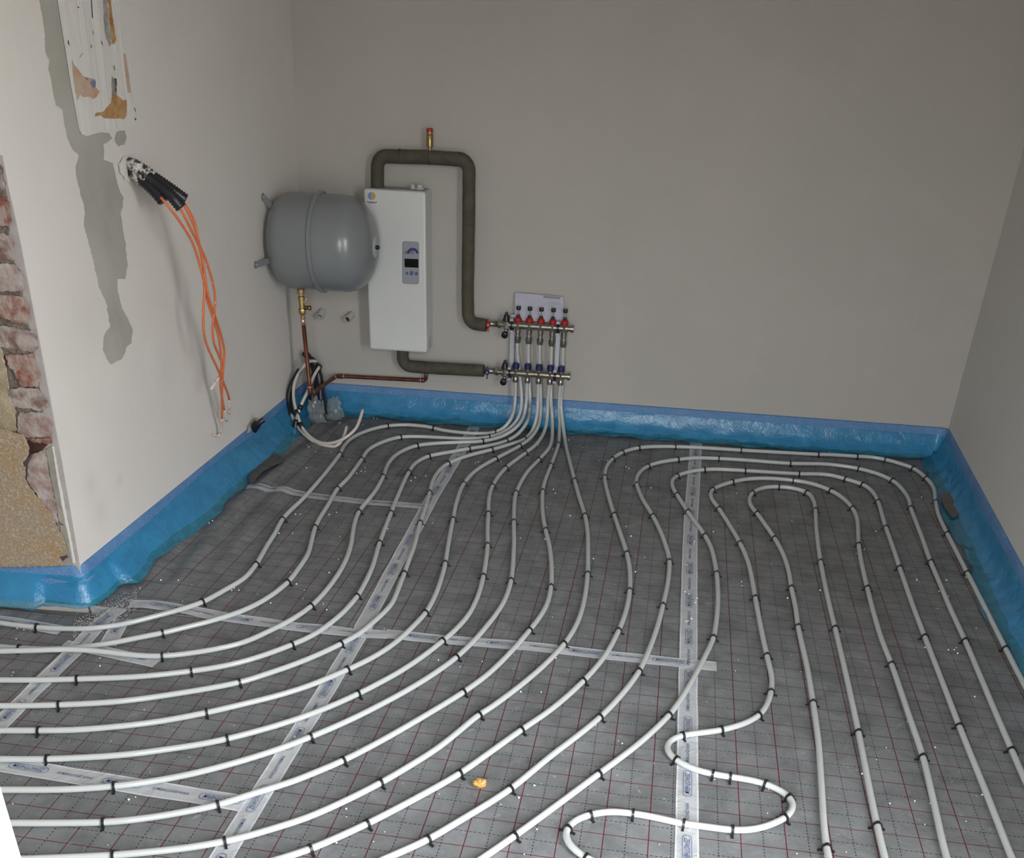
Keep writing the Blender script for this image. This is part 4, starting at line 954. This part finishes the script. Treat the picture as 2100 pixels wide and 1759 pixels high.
# ------------------------------------------------------------ heating manifold
man = empty('heating_manifold', bw(1100, 760, .06), 'nickel five-port heating manifold with red and blue caps on two wall brackets', 'manifold')
for kind in 'sr':
    a, b, off = mbar(kind); L = (b-a).length; d = (b-a).normalized(); z = a.z
    ports = SUP if kind == 's' else RET
    poff = OS if kind == 's' else OR
    PX = [bw(x, (y if kind == 's' else y), poff) for x, y in ports]
    bm = bmesh.new()
    pr2 = [(0, .011), (.026, .011), (.027, .0145), (.045, .0145), (L-.022, .0145), (L-.021, .0120), (L-.010, .0120), (L-.009, .0165), (L, .0165)]
    lathe(bm, pr2, a, d, 24)
    bar = sharp(obj('supply_bar' if kind == 's' else 'return_bar', bm, M['nickel'], man))
    # union nut and ball valve body
    bm = bmesh.new(); lathe(bm, [(-.006, .017), (.006, .017)], a+d*.004, d, 6); obj('union_nut', bm, M['nickel'], man)
    a2 = (bw(990, 666.5, .073) if kind == 's' else bw(987, 760, .075)); a2.z = z
    bm = bmesh.new(); tube(bm, [a2, a], .0125, 20); bv = obj('ball_valve', bm, M['nickel'], man, smooth=True)
    hp = bw(1001, 669, .095) if kind == 's' else bw(999, 766, .105); hp.z = z+.0
    hm = M['red'] if kind == 's' else M['darkblue']
    bm = bmesh.new()
    lathe(bm, [(0, .012), (.008, .012), (.011, .008), (.012, 0)], hp-N_B*.004, N_B, 6)
    box(bm, hp+UZ*.014, .005, .006, .022, UB, -N_B, UZ); box(bm, hp-UZ*.018, .005, .006, .024, UB, -N_B, UZ)
    lathe(bm, [(-.020, .004), (0, .004)], hp, N_B, 10)
    h = obj('valve_handle', bm, hm, man); h.parent = bv
    bm = bmesh.new(); lathe(bm, [(.008, .0035), (.0125, .0032), (.013, 0)], hp, N_B, 10); s = obj('handle_screw', bm, M['zinc'], man); s.parent = bv
    # hexagonal bosses, collars and outlets at each port
    for i, p in enumerate(PX):
        px2 = a+d*((p-a).dot(d)) if kind == 'r' else a+d*((p-a).dot(d))
        # correct for parallax: pick bar point seen at the port's pixel column
        bmx = bmesh.new(); lathe(bmx, [(-.0165, .010), (-.0145, .0165), (.0145, .0165), (.0165, .010)], px2, UZ, 6); sharp(obj('port_body', bmx, M['nickel'], man), 30)
        if kind == 's':
            bot = Vector((px2.x, px2.y, 0)); zz0 = z-.016
            pb2 = p
            bmx = bmesh.new(); lathe(bmx, [(0, .0125), (.006, .0125), (.010, .0145), (.024, .0145), (.026, .0105), (.040, .0100), (.042, .012), (z-.014-p.z+.006, .012)], Vector((px2.x, px2.y, p.z-.006)), UZ, 12)
            sharp(obj('outlet_fitting', bmx, M['nickel'], man), 35)
            fm = bmesh.new(); lathe(fm, [(.014, .0150), (.020, .0165), (.030, .0160), (.036, .011)], px2, UZ, 20)
            m0 = sharp(obj('flow_meter', fm, M['red'], man))
            bmx = bmesh.new(); lathe(bmx, [(.034, .011), (.040, .008), (.046, .0075), (.047, .0045)], px2, UZ, 16); c1 = obj('meter_collar', bmx, M['black'], man); c1.parent = m0
            bmx = bmesh.new(); lathe(bmx, [(.046, .0045), (.068, .0045)], px2, UZ, 12); c1 = obj('sight_tube', bmx, M['glassp'], man); c1.parent = m0
            bmx = bmesh.new(); lathe(bmx, [(.045, .0016), (.068, .0016)], px2, UZ, 8); c1 = obj('indicator_rod', bmx, M['black'], man); c1.parent = m0
            bmx = bmesh.new(); lathe(bmx, [(.066, .009), (.068, .0102), (.079, .0102), (.081, .009)], px2, UZ, 16); c1 = sharp(obj('meter_cap', bmx, M['black'], man)); c1.parent = m0
        else:
            bmx = bmesh.new(); lathe(bmx, [(0, .0125), (.012, .0135), (.014, .0135), (.018, .0115), (.026, .0115)], Vector((px2.x, px2.y, z-.040)), UZ, 12)
            sharp(obj('outlet_fitting', bmx, M['nickel'], man), 35)
            bmx = bmesh.new(); lathe(bmx, [(.013, .012), (.018, .0125), (.019, .0095), (.022, .0095)], px2, UZ, 16); obj('valve_collar', bmx, M['nickel'], man, smooth=True)
            bmx = bmesh.new(); lathe(bmx, [(.020, .0125), (.022, .0155), (.030, .0158), (.041, .0155), (.044, .0135), (.045, 0)], px2, UZ, 14); sharp(obj('blue_valve_cap', bmx, M['darkblue'], man), 30)
    # air vent and drain
    q = bw(1038 if kind == 's' else 1035, 668 if kind == 's' else 765, off); q.z = z
    bmx = bmesh.new(); lathe(bmx, [(-.018, .011), (-.014, .017), (.014, .017), (.019, .011)], q, UZ, 8); sharp(obj('vent_body', bmx, M['nickel'], man), 30)
    bmx = bmesh.new(); lathe(bmx, [(.017, .0165), (.022, .0165), (.030, .0125), (.040, .0115), (.042, .0068), (.052, .0062), (.053, 0)], q, UZ, 16); sharp(obj('air_vent', bmx, M['black'], man))
    bmx = bmesh.new(); lathe(bmx, [(-.034, .0055), (-.018, .008)], q, UZ, 12); dv = obj('drain_valve', bmx, M['nickel'], man, smooth=True)
    g = q-UZ*.040-UB*.004+N_B*.004
    bmx = bmesh.new(); lathe(bmx, [(0, 0), (0.0, .0135), (.002, .0145), (.012, .0145), (.014, .013), (.014, 0)], g, (N_B-UZ*.25).normalized(), 20); gg = obj('drain_cap', bmx, M['black'], man, smooth=True); gg.parent = dv
    # end cap
    bmx = bmesh.new(); lathe(bmx, [(0, .0135), (.004, .0135), (.004, .009), (.002, 0)], b, d, 20); obj('end_plug', bmx, M['nickel'], man)
for xx in (1051, 1144):
    pa = bw(xx+(3 if xx < 1100 else 3), 645, .018); pbm = bw(xx-4 if xx < 1100 else xx-4, 790, .018)
    X = (bw(xx, 715, .018)).x; yv = bwp(X, 0, .018)
    bm = bmesh.new(); zt2 = bw(xx, 643, .018).z; zb2 = bw(xx, 778, .018).z
    box(bm, Vector((X, yv.y, (zt2+zb2)/2)), .022, .036, zt2-zb2, UB, -N_B, UZ)
    br = obj('wall_bracket', bm, M['zinc'], man, bevel=.002)
    for kind in 'sr':
        a, b, off = mbar(kind); q = bwp(X, a.z, off); q = a+(b-a).normalized()*((q-a).dot((b-a).normalized()))
        bm = bmesh.new(); lathe(bm, [(-.005, .0150), (-.005, .0185), (.005, .0185), (.005, .0150)], q, UB, 20); r2 = obj('rubber_clamp', bm, M['black'], man); r2.parent = br
        bm = bmesh.new()
        for s in (-1, 1):
            box(bm, q+UZ*(s*.024)-N_B*.012, .015, off-.01, .010, UB, -N_B, UZ)
            lathe(bm, [(0, .0055), (.004, .0055), (.005, .003)], q+UZ*(s*.024)+N_B*(off/2-.018), N_B, 6)
        r2 = obj('clamp_plate', bm, M['zinc'], man); r2.parent = br
# leaflet leaning behind the flow meters
leaf = bmesh.new()
la, lb = bw(1057, 600, .028), bw(1156, 609, .028)
lc, ld = bw(1155, 662, .046), bw(1056, 656, .046)
for (p, q, r3, s4, o1) in ((la, lb, lc, ld, 0.0),):
    A = [leaf.verts.new(v) for v in (p, q, r3, s4)]; B = [leaf.verts.new(v-N_B*.003) for v in (p, q, r3, s4)]
    leaf.faces.new(A); leaf.faces.new(B[::-1])
    for i in range(4): leaf.faces.new((A[i], B[i], B[(i+1) % 4], A[(i+1) % 4]))
cc = (la+lb+lc+ld)/4
def leafpt(u, v): return (la*(1-u)+lb*u)*(1-v)+(ld*(1-u)+lc*u)*v+N_B*.0004
def lrect(bm, u0, v0, u1, v1, mi):
    bm.faces.new([bm.verts.new(leafpt(u, v)) for u, v in ((u0, v0), (u1, v0), (u1, v1), (u0, v1))]).material_index = mi
lrect(leaf, .58, .02, .93, .09, 1); lrect(leaf, .36, .13, .93, .135, 1)
for k in range(6): lrect(leaf, .62, .24+k*.03, .72+.2*(1 if k < 5 else .5), .252+k*.03, 2)
for k in range(3): lrect(leaf, .74, .20+k*.10, .93, .28+k*.10, 2)
for k in range(7): lrect(leaf, .30, .50+k*.04, .55+.1*random.random(), .512+k*.04, 2)
o = obj('instruction_leaflet', leaf, [M['paper'], M['panelrim'], M['panel']], local=cc, smooth='raw')
for p in o.data.polygons: p.use_smooth = False
tag(o, 'white printed leaflet standing upright behind the red flow meters', 'leaflet')

# ------------------------------------------------------------ wall sleeves under the tank
for (x, y, px2, py2, lab) in ((659, 641, 655, 650, 'short white pipe stub with plastered end, nearer the brass valve'), (719, 648, 712, 655, 'short white pipe stub with open dark end, nearer the boiler')):
    a = bw(x+2, y-3, -.002); b = a + N_B*.05
    b = onpl(px2, py2, a+N_B*.05, N_B)
    e = empty('wall_sleeve', a, lab, 'pipe stub', 'pipe stubs on the back wall')
    bm = bmesh.new(); d = (b-a).normalized(); L = (b-a).length
    lathe(bm, [(0, .0165), (L-.001, .0160), (L, .0155), (L, .0118), (L-.02, .0112), (L-.02, 0)], a, d, 24); sharp(obj('sleeve', bm, M['sleeve'], e))
    bm = bmesh.new(); lathe(bm, [(L-.012, .0112), (L-.010, .0112)], a, d, 20); obj('opening', bm, M['hole'] if x > 700 else M['limed'], e)

# ------------------------------------------------------------ conduit and orange cables on the left wall
def corr(bm, P, r, amp=.0011, pitch=.0045, seg=14, mi=0):
    Pd = dense(P, pitch/2); tube(bm, Pd, [r+(amp if i % 2 else -amp) for i in range(len(Pd))], seg, mi=mi)
cond = empty('conduit_bundle', lw(262, 345, 0), 'black corrugated conduits smeared with plaster sticking out of the left wall', 'conduit')
for pts, nm in (([(256, 336, -.02), (280, 342, .035), (312, 362, .07), (350, 388, .115), (380, 410, .15)], 0),
                ([(262, 352, -.02), (280, 360, .03), (308, 382, .075), (335, 412, .115)], 0),
                ([(264, 348, -.02), (290, 355, .05), (325, 380, .10), (352, 402, .14), (372, 426, .165)], 0)):
    P = catmull([lw(*q) for q in pts], .01)
    n = len(P); h = int(n*.5)
    bm = bmesh.new(); corr(bm, P, .0175, .0018, pitch=.0075); o = obj('conduit', bm, M['blackc'], cond, smooth=True)
    bm = bmesh.new(); corr(bm, P[:int(n*.55)], .0182, .0018, pitch=.0075); o2 = obj('plaster_smear', bm, M['limed'], cond, smooth=True); o2.parent = o
bm = bmesh.new(); q = lw(262, 352, 0)
for k in range(10):
    a = k*.63; rr3 = .034+.012*math.sin(k*2.7)
slab('plaster_collar', [(244, 338), (254, 322), (268, 322), (282, 334), (296, 352), (300, 372), (290, 384), (274, 380), (256, 368), (246, 352)], lw, -.001, .006, M['newplaster'], cond, 2.5, 5, 4)
cables = [
 ('orange cable on the left, bowing out furthest before rejoining the bunch', [(330, 405, .13), (343, 420, .15), (369, 455, .165), (396, 500, .17), (404, 524, .17), (414, 559, .17), (420, 589, .165), (417, 633, .16), (418, 683, .15), (426, 713, .14), (441, 745, .13), (458, 784, .11), (470, 819, .09), (470, 848, .07)]),
 ('orange cable in the middle of the bunch, longest and touching the wall', [(368, 424, .16), (377, 441, .17), (393, 473, .175), (411, 512, .175), (417, 544, .175), (426, 603, .17), (441, 648, .16), (452, 683, .15), (460, 722, .135), (457, 766, .12), (455, 810, .09), (455, 850, .06), (454, 880, .03), (449, 893, .012), (437, 892, .008)]),
 ('orange cable on the right of the bunch with a short bent end', [(376, 415, .15), (384, 426, .16), (399, 455, .17), (409, 503, .175), (418, 522, .175), (429, 553, .175), (440, 598, .17), (441, 627, .165), (436, 666, .155), (438, 701, .145), (450, 732, .13), (457, 757, .12), (445, 780, .11), (432, 799, .10)]),
 ('orange cable crossing behind the others, ending in the white plastered tips', [(372, 412, .15), (386, 436, .165), (404, 480, .17), (412, 520, .17), (419, 560, .165), (424, 610, .16), (436, 650, .155), (448, 690, .145), (454, 740, .13), (452, 790, .10), (458, 830, .07), (464, 862, .05)])]
for i, (lab, pts) in enumerate(cables):
    P = smooth_path(catmull([lw(*q) for q in pts], .01), 2)
    e = empty('cable', P[0], lab, 'cable', 'orange cables from the conduit')
    cut = int(len(P)*(.93 if i != 1 else .86))
    bm = bmesh.new(); tube(bm, P[:cut], .0042, 10); obj('cable_jacket', bm, M['cable'], e, smooth=True)
    bm = bmesh.new(); tube(bm, P[cut-1:], .0046, 10); obj('cable_end', bm, M['cablewhite'], e, smooth=True)
# short conduit stub low on the left wall
cs = empty('conduit_stub', lw(520, 880, 0), 'short black conduit stub with plaster rim, low on left wall above the blue strip', 'conduit')
P = catmull([lw(519, 883, -.01), lw(524, 874, .03), lw(530, 868, .055), lw(541, 860, .075)], .006)
bm = bmesh.new(); corr(bm, P[:len(P)*3//4], .0155, pitch=.006); obj('conduit', bm, M['blackc'], cs, smooth=True)
bm = bmesh.new(); corr(bm, P[len(P)*2//3:], .011, pitch=.005); obj('inner_tube', bm, M['blackc'], cs, smooth=True)
slab('plaster_collar', [(508, 893), (508, 878), (514, 866), (524, 858), (534, 858), (531, 866), (523, 876), (516, 888)], lw, -.001, .010, M['dirt'], cs, 1.5, 3, 6)

# ------------------------------------------------------------ corner bundle behind the copper pipe
cb = empty('conduit_bundle', Vector((-1.52, 4.43, 0)), 'black corrugated conduits standing in the back left corner behind the copper pipe', 'conduit')
def cpt(x, y, Y): return onpl(x, y, Vector((0, Y, 0)), Vector((0, -1, 0)))
for pts, r in (([(652, 850, 4.42), (650, 800, 4.43), (646, 760, 4.44), (636, 738, 4.45), (624, 722, 4.46)], .016), ([(664, 850, 4.40), (658, 800, 4.43), (652, 765, 4.44), (645, 745, 4.44), (632, 735, 4.43)], .018),
               ([(640, 845, 4.40), (642, 790, 4.42), (648, 760, 4.43), (655, 748, 4.43)], .016), ([(658, 820, 4.38), (656, 790, 4.39)], .013)):
    P = catmull([cpt(*q) for q in pts], .01); P[0].z = max(.004, P[0].z)
    P = [p if p.z > .02 else Vector((p.x, p.y, .02)) for p in P]
    bm = bmesh.new(); corr(bm, P, r, pitch=.006); obj('conduit', bm, M['blackc'], cb, smooth=True)
def lpipe(pts, lab, sleeve=None, r=.0068, ends=()):
    P = smooth_path(catmull([cpt(*q) if len(q) == 3 else fl(q[0], q[1], q[2]) for q in pts], .01), 2)
    P = [p if p.z > .009 else Vector((p.x, p.y, .009)) for p in P]
    e = empty('loose_pipe', P[0], lab, 'pipe', 'loose cream pipes in the corner')
    bm = bmesh.new(); tube(bm, P, r, 12); obj('pipe_run', bm, M['pipe2'], e, smooth=True)
    if sleeve:
        a, b = int(len(P)*sleeve[0]), int(len(P)*sleeve[1])
        bm = bmesh.new(); tube(bm, P[a:b], r+.006, 12); obj('black_sleeve', bm, M['black'], e, smooth=True)
    for t in ends:
        k = int(len(P)*t)
        bm = bmesh.new(); tube(bm, P[k:k+3], r+.004, 12); obj('tie_band', bm, M['black'], e, smooth=True)
lpipe([(645, 741, 4.42), (634, 739, 4.40), (620, 752, 4.36), (605, 775, 4.32), (593, 805, 4.29), (593, 830, 4.27), (600, 855, 4.22), (612, 877, 4.17), (635, 900, 4.10), (662, 915, 4.06), (680, 918, 4.05), (696, 910, 4.06), (706, 893, 4.09), (711, 874, 4.13)],
      'loose cream pipe loop with black sleeve, ending upright at the shorter tip', (.12, .42))
lpipe([(650, 741, 4.41), (636, 740, 4.38), (618, 757, 4.33), (604, 785, 4.28), (602, 815, 4.24), (610, 850, 4.19), (622, 880, 4.14), (645, 902, 4.09), (668, 909, 4.06), (690, 906, 4.05), (712, 895, 4.06), (730, 878, 4.09), (738, 860, 4.12), (744, 840, 4.16)],
      'loose cream pipe loop ending upright at the longer tip near the back wall', None, ends=(.37, .45))
lpipe([(655, 752, 4.38), (644, 770, 4.34), (632, 800, 4.26), (620, 825, 4.22), (612, 845, 4.20), (606, 870, 4.18), (603, 893, 4.16)],
      'loose cream pipe running down behind the copper pipe to a taped black end', (.80, .97), ends=(.62,))
# bunched clear film around the pipe feet
def bag(cx2, cy3, Y, w3, h3, lab, sd):
    c = cpt(cx2, cy3, Y); bm = bmesh.new(); bmesh.ops.create_icosphere(bm, subdivisions=3, radius=1)
    for v in bm.verts:
        a_ = math.atan2(v.co.y, v.co.x); n = noise.noise(v.co*1.8+Vector((sd, 0, 0)))*.25 + max(0, 1-abs(noise.noise(Vector((a_*2.6+sd, v.co.z*1.2, sd))))*5)*.40 + (.25 if v.co.z < -.3 else -.10)
        n += random.uniform(-.10, .10)
        v.co = Vector((v.co.x*w3, v.co.y*w3*.6, v.co.z*h3))*(1+n)
        if v.co.z+c.z < .008: v.co.z = .008-c.z+random.random()*.003
    o = obj('plastic_bag', bm, M['clearfilm'], local=Vector(), smooth=False); o.location = c
    tag(o, lab, 'plastic film', 'clear film bunched in the corner')
bag(648, 842, 4.36, .032, .055, 'crumpled clear plastic film around the pipe feet under the copper elbow', 1)
bag(685, 838, 4.42, .036, .050, 'crumpled clear plastic film beside the blue strip, right of the copper elbow', 5)
# thin black wire
P = smooth_path(catmull([cpt(652, 765, 4.46), cpt(661, 790, 4.46), cpt(678, 812, 4.46), cpt(690, 835, 4.45)], .01), 1)
bm = bmesh.new(); tube(bm, P, .0012, 6); c = P[0].copy(); o = obj('wire', bm, M['black'], local=c); tag(o, 'thin black wire hanging in front of the blue strip in the back left corner', 'wire')

# ------------------------------------------------------------ debris
sp = fl(985, 1605, .008)
bm = bmesh.new(); bmesh.ops.create_icosphere(bm, subdivisions=4, radius=1)
for v in bm.verts:
    n = noise.noise(v.co*1.7)*.45+noise.noise(v.co*6)*.22
    v.co = Vector((v.co.x*.016, v.co.y*.012, v.co.z*.009))*(1+n)
o = obj('sponge_crumb', bm, M['sponge'], local=Vector(), smooth=False); o.location = sp
tag(o, 'yellow-brown crumb of sponge lying between two pipes at bottom centre', 'crumb')
bm = bmesh.new()
def bead(p, r):
    m = Matrix.Translation(p) @ Matrix.Scale(r, 4); bmesh.ops.create_icosphere(bm, subdivisions=1, radius=1, matrix=m)
seen = [(1104, 912), (1300, 990), (1335, 1000), (1352, 918), (1246, 944), (1228, 944), (1284, 957), (1290, 960), (1166, 902), (1195, 918), (1169, 1057), (1284, 1079), (1294, 1099), (1322, 1142), (1303, 1172), (1217, 1145), (1510, 1011), (1463, 1090), (1624, 1068), (1582, 1157), (1521, 1192), (1522, 1201), (1616, 1226), (1682, 1210), (1890, 1019), (1796, 1089), (1773, 1126), (1682, 1123), (1880, 1189), (1945, 1222), (1941, 1189), (1982, 1183), (1926, 1212), (1880, 1187), (1140, 1349), (1068, 1418), (1110, 1419), (1276, 1524), (1096, 1610), (1064, 1635), (1027, 1649), (1101, 1700), (1075, 1751), (1634, 1750), (1768, 1586), (1918, 1532), (1999, 1428), (2014, 1629), (1876, 1642), (1908, 1647), (1825, 1647), (1692, 1755), (899, 1353), (989, 1356), (943, 1367), (733, 1535), (710, 1658), (690, 1728), (604, 1511), (670, 1250), (621, 1227), (555, 1236), (528, 1218), (608, 1197), (624, 1210), (663, 1238), (675, 1174), (694, 1147), (697, 1100), (606, 1054), (616, 1054), (675, 1055), (690, 1050), (600, 1093), (572, 1093), (596, 1173), (629, 962), (648, 927), (634, 922), (631, 918), (679, 927), (678, 890), (695, 872), (698, 871), (773, 858), (766, 857), (745, 870), (749, 959), (715, 942), (710, 966), (741, 966), (731, 970), (749, 967), (852, 979), (843, 985), (873, 976), (887, 1072), (795, 1084), (975, 949), (981, 947), (1027, 946), (1065, 858), (1069, 878), (1085, 895), (1133, 921), (1135, 1003), (1139, 1011), (1121, 1040), (1067, 1103), (1118, 1105), (2002, 1288), (1964, 1339), (1945, 1332), (1897, 1327), (1957, 1332), (1786, 1249), (1615, 1226), (205, 1365), (226, 1388), (24, 1385), (27, 1378), (278, 1634), (264, 1639), (1424, 1110), (1411, 1116), (1422, 1115), (1430, 1226), (1427, 1230), (1426, 1235), (1408, 1158), (1405, 1213), (1412, 1217), (1418, 1268), (1407, 1274), (1411, 1273), (287, 1206), (330, 1189), (366, 1192), (436, 1070), (429, 1074), (318, 1122), (339, 1122), (490, 1210), (475, 1210), (430, 1259), (412, 1257), (464, 1268), (382, 1242), (480, 1205), (35, 1288), (49, 1291), (33, 1310), (20, 1330), (246, 1264), (345, 1338), (205, 1349), (500, 1265)]
for (x, y) in seen:
    p = fl(x, y, .003); p.z = .003+matz(p.x, p.y); bead(p, random.uniform(.0016, .0030))
for k in range(130):
    x = random.uniform(0, 2000); y = random.uniform(1000, 1750); p = fl(x, y, .002)
    if p.x < -1.5 or p.x > 1.1 or p.y > 4.3: continue
    p.z = .002+matz(p.x, p.y); bead(p, random.uniform(.0008, .0016))
me = bpy.data.meshes.new('polystyrene_beads'); bm.to_mesh(me); bm.free(); o = link('polystyrene_beads', me, M['bead'])
tag(o, 'white polystyrene beads scattered over the grey mats', 'beads', None, 'stuff')
bm = bmesh.new()
for k in range(900):
    t = random.random(); u = random.gauss(0, 1)
    px_, py_ = (150+t*130, 1292-t*62+u*13)
    p = fl(px_, py_, .002)
    if p.z > .01: continue
    m = Matrix.Translation(p+UZ*random.random()*.002) @ Matrix.Rotation(random.random()*3, 4, 'Z') @ Matrix.Diagonal((random.uniform(.0008, .0026), random.uniform(.0008, .002), random.uniform(.0006, .0012), 1))
    bmesh.ops.create_icosphere(bm, subdivisions=1, radius=1, matrix=m)
me = bpy.data.meshes.new('crumbs'); bm.to_mesh(me); bm.free(); o = link('plaster_crumbs', me, M['dust'])
tag(o, 'grey and white crumbs heaped along the film at the blue wall corner', 'crumbs', None, 'stuff')
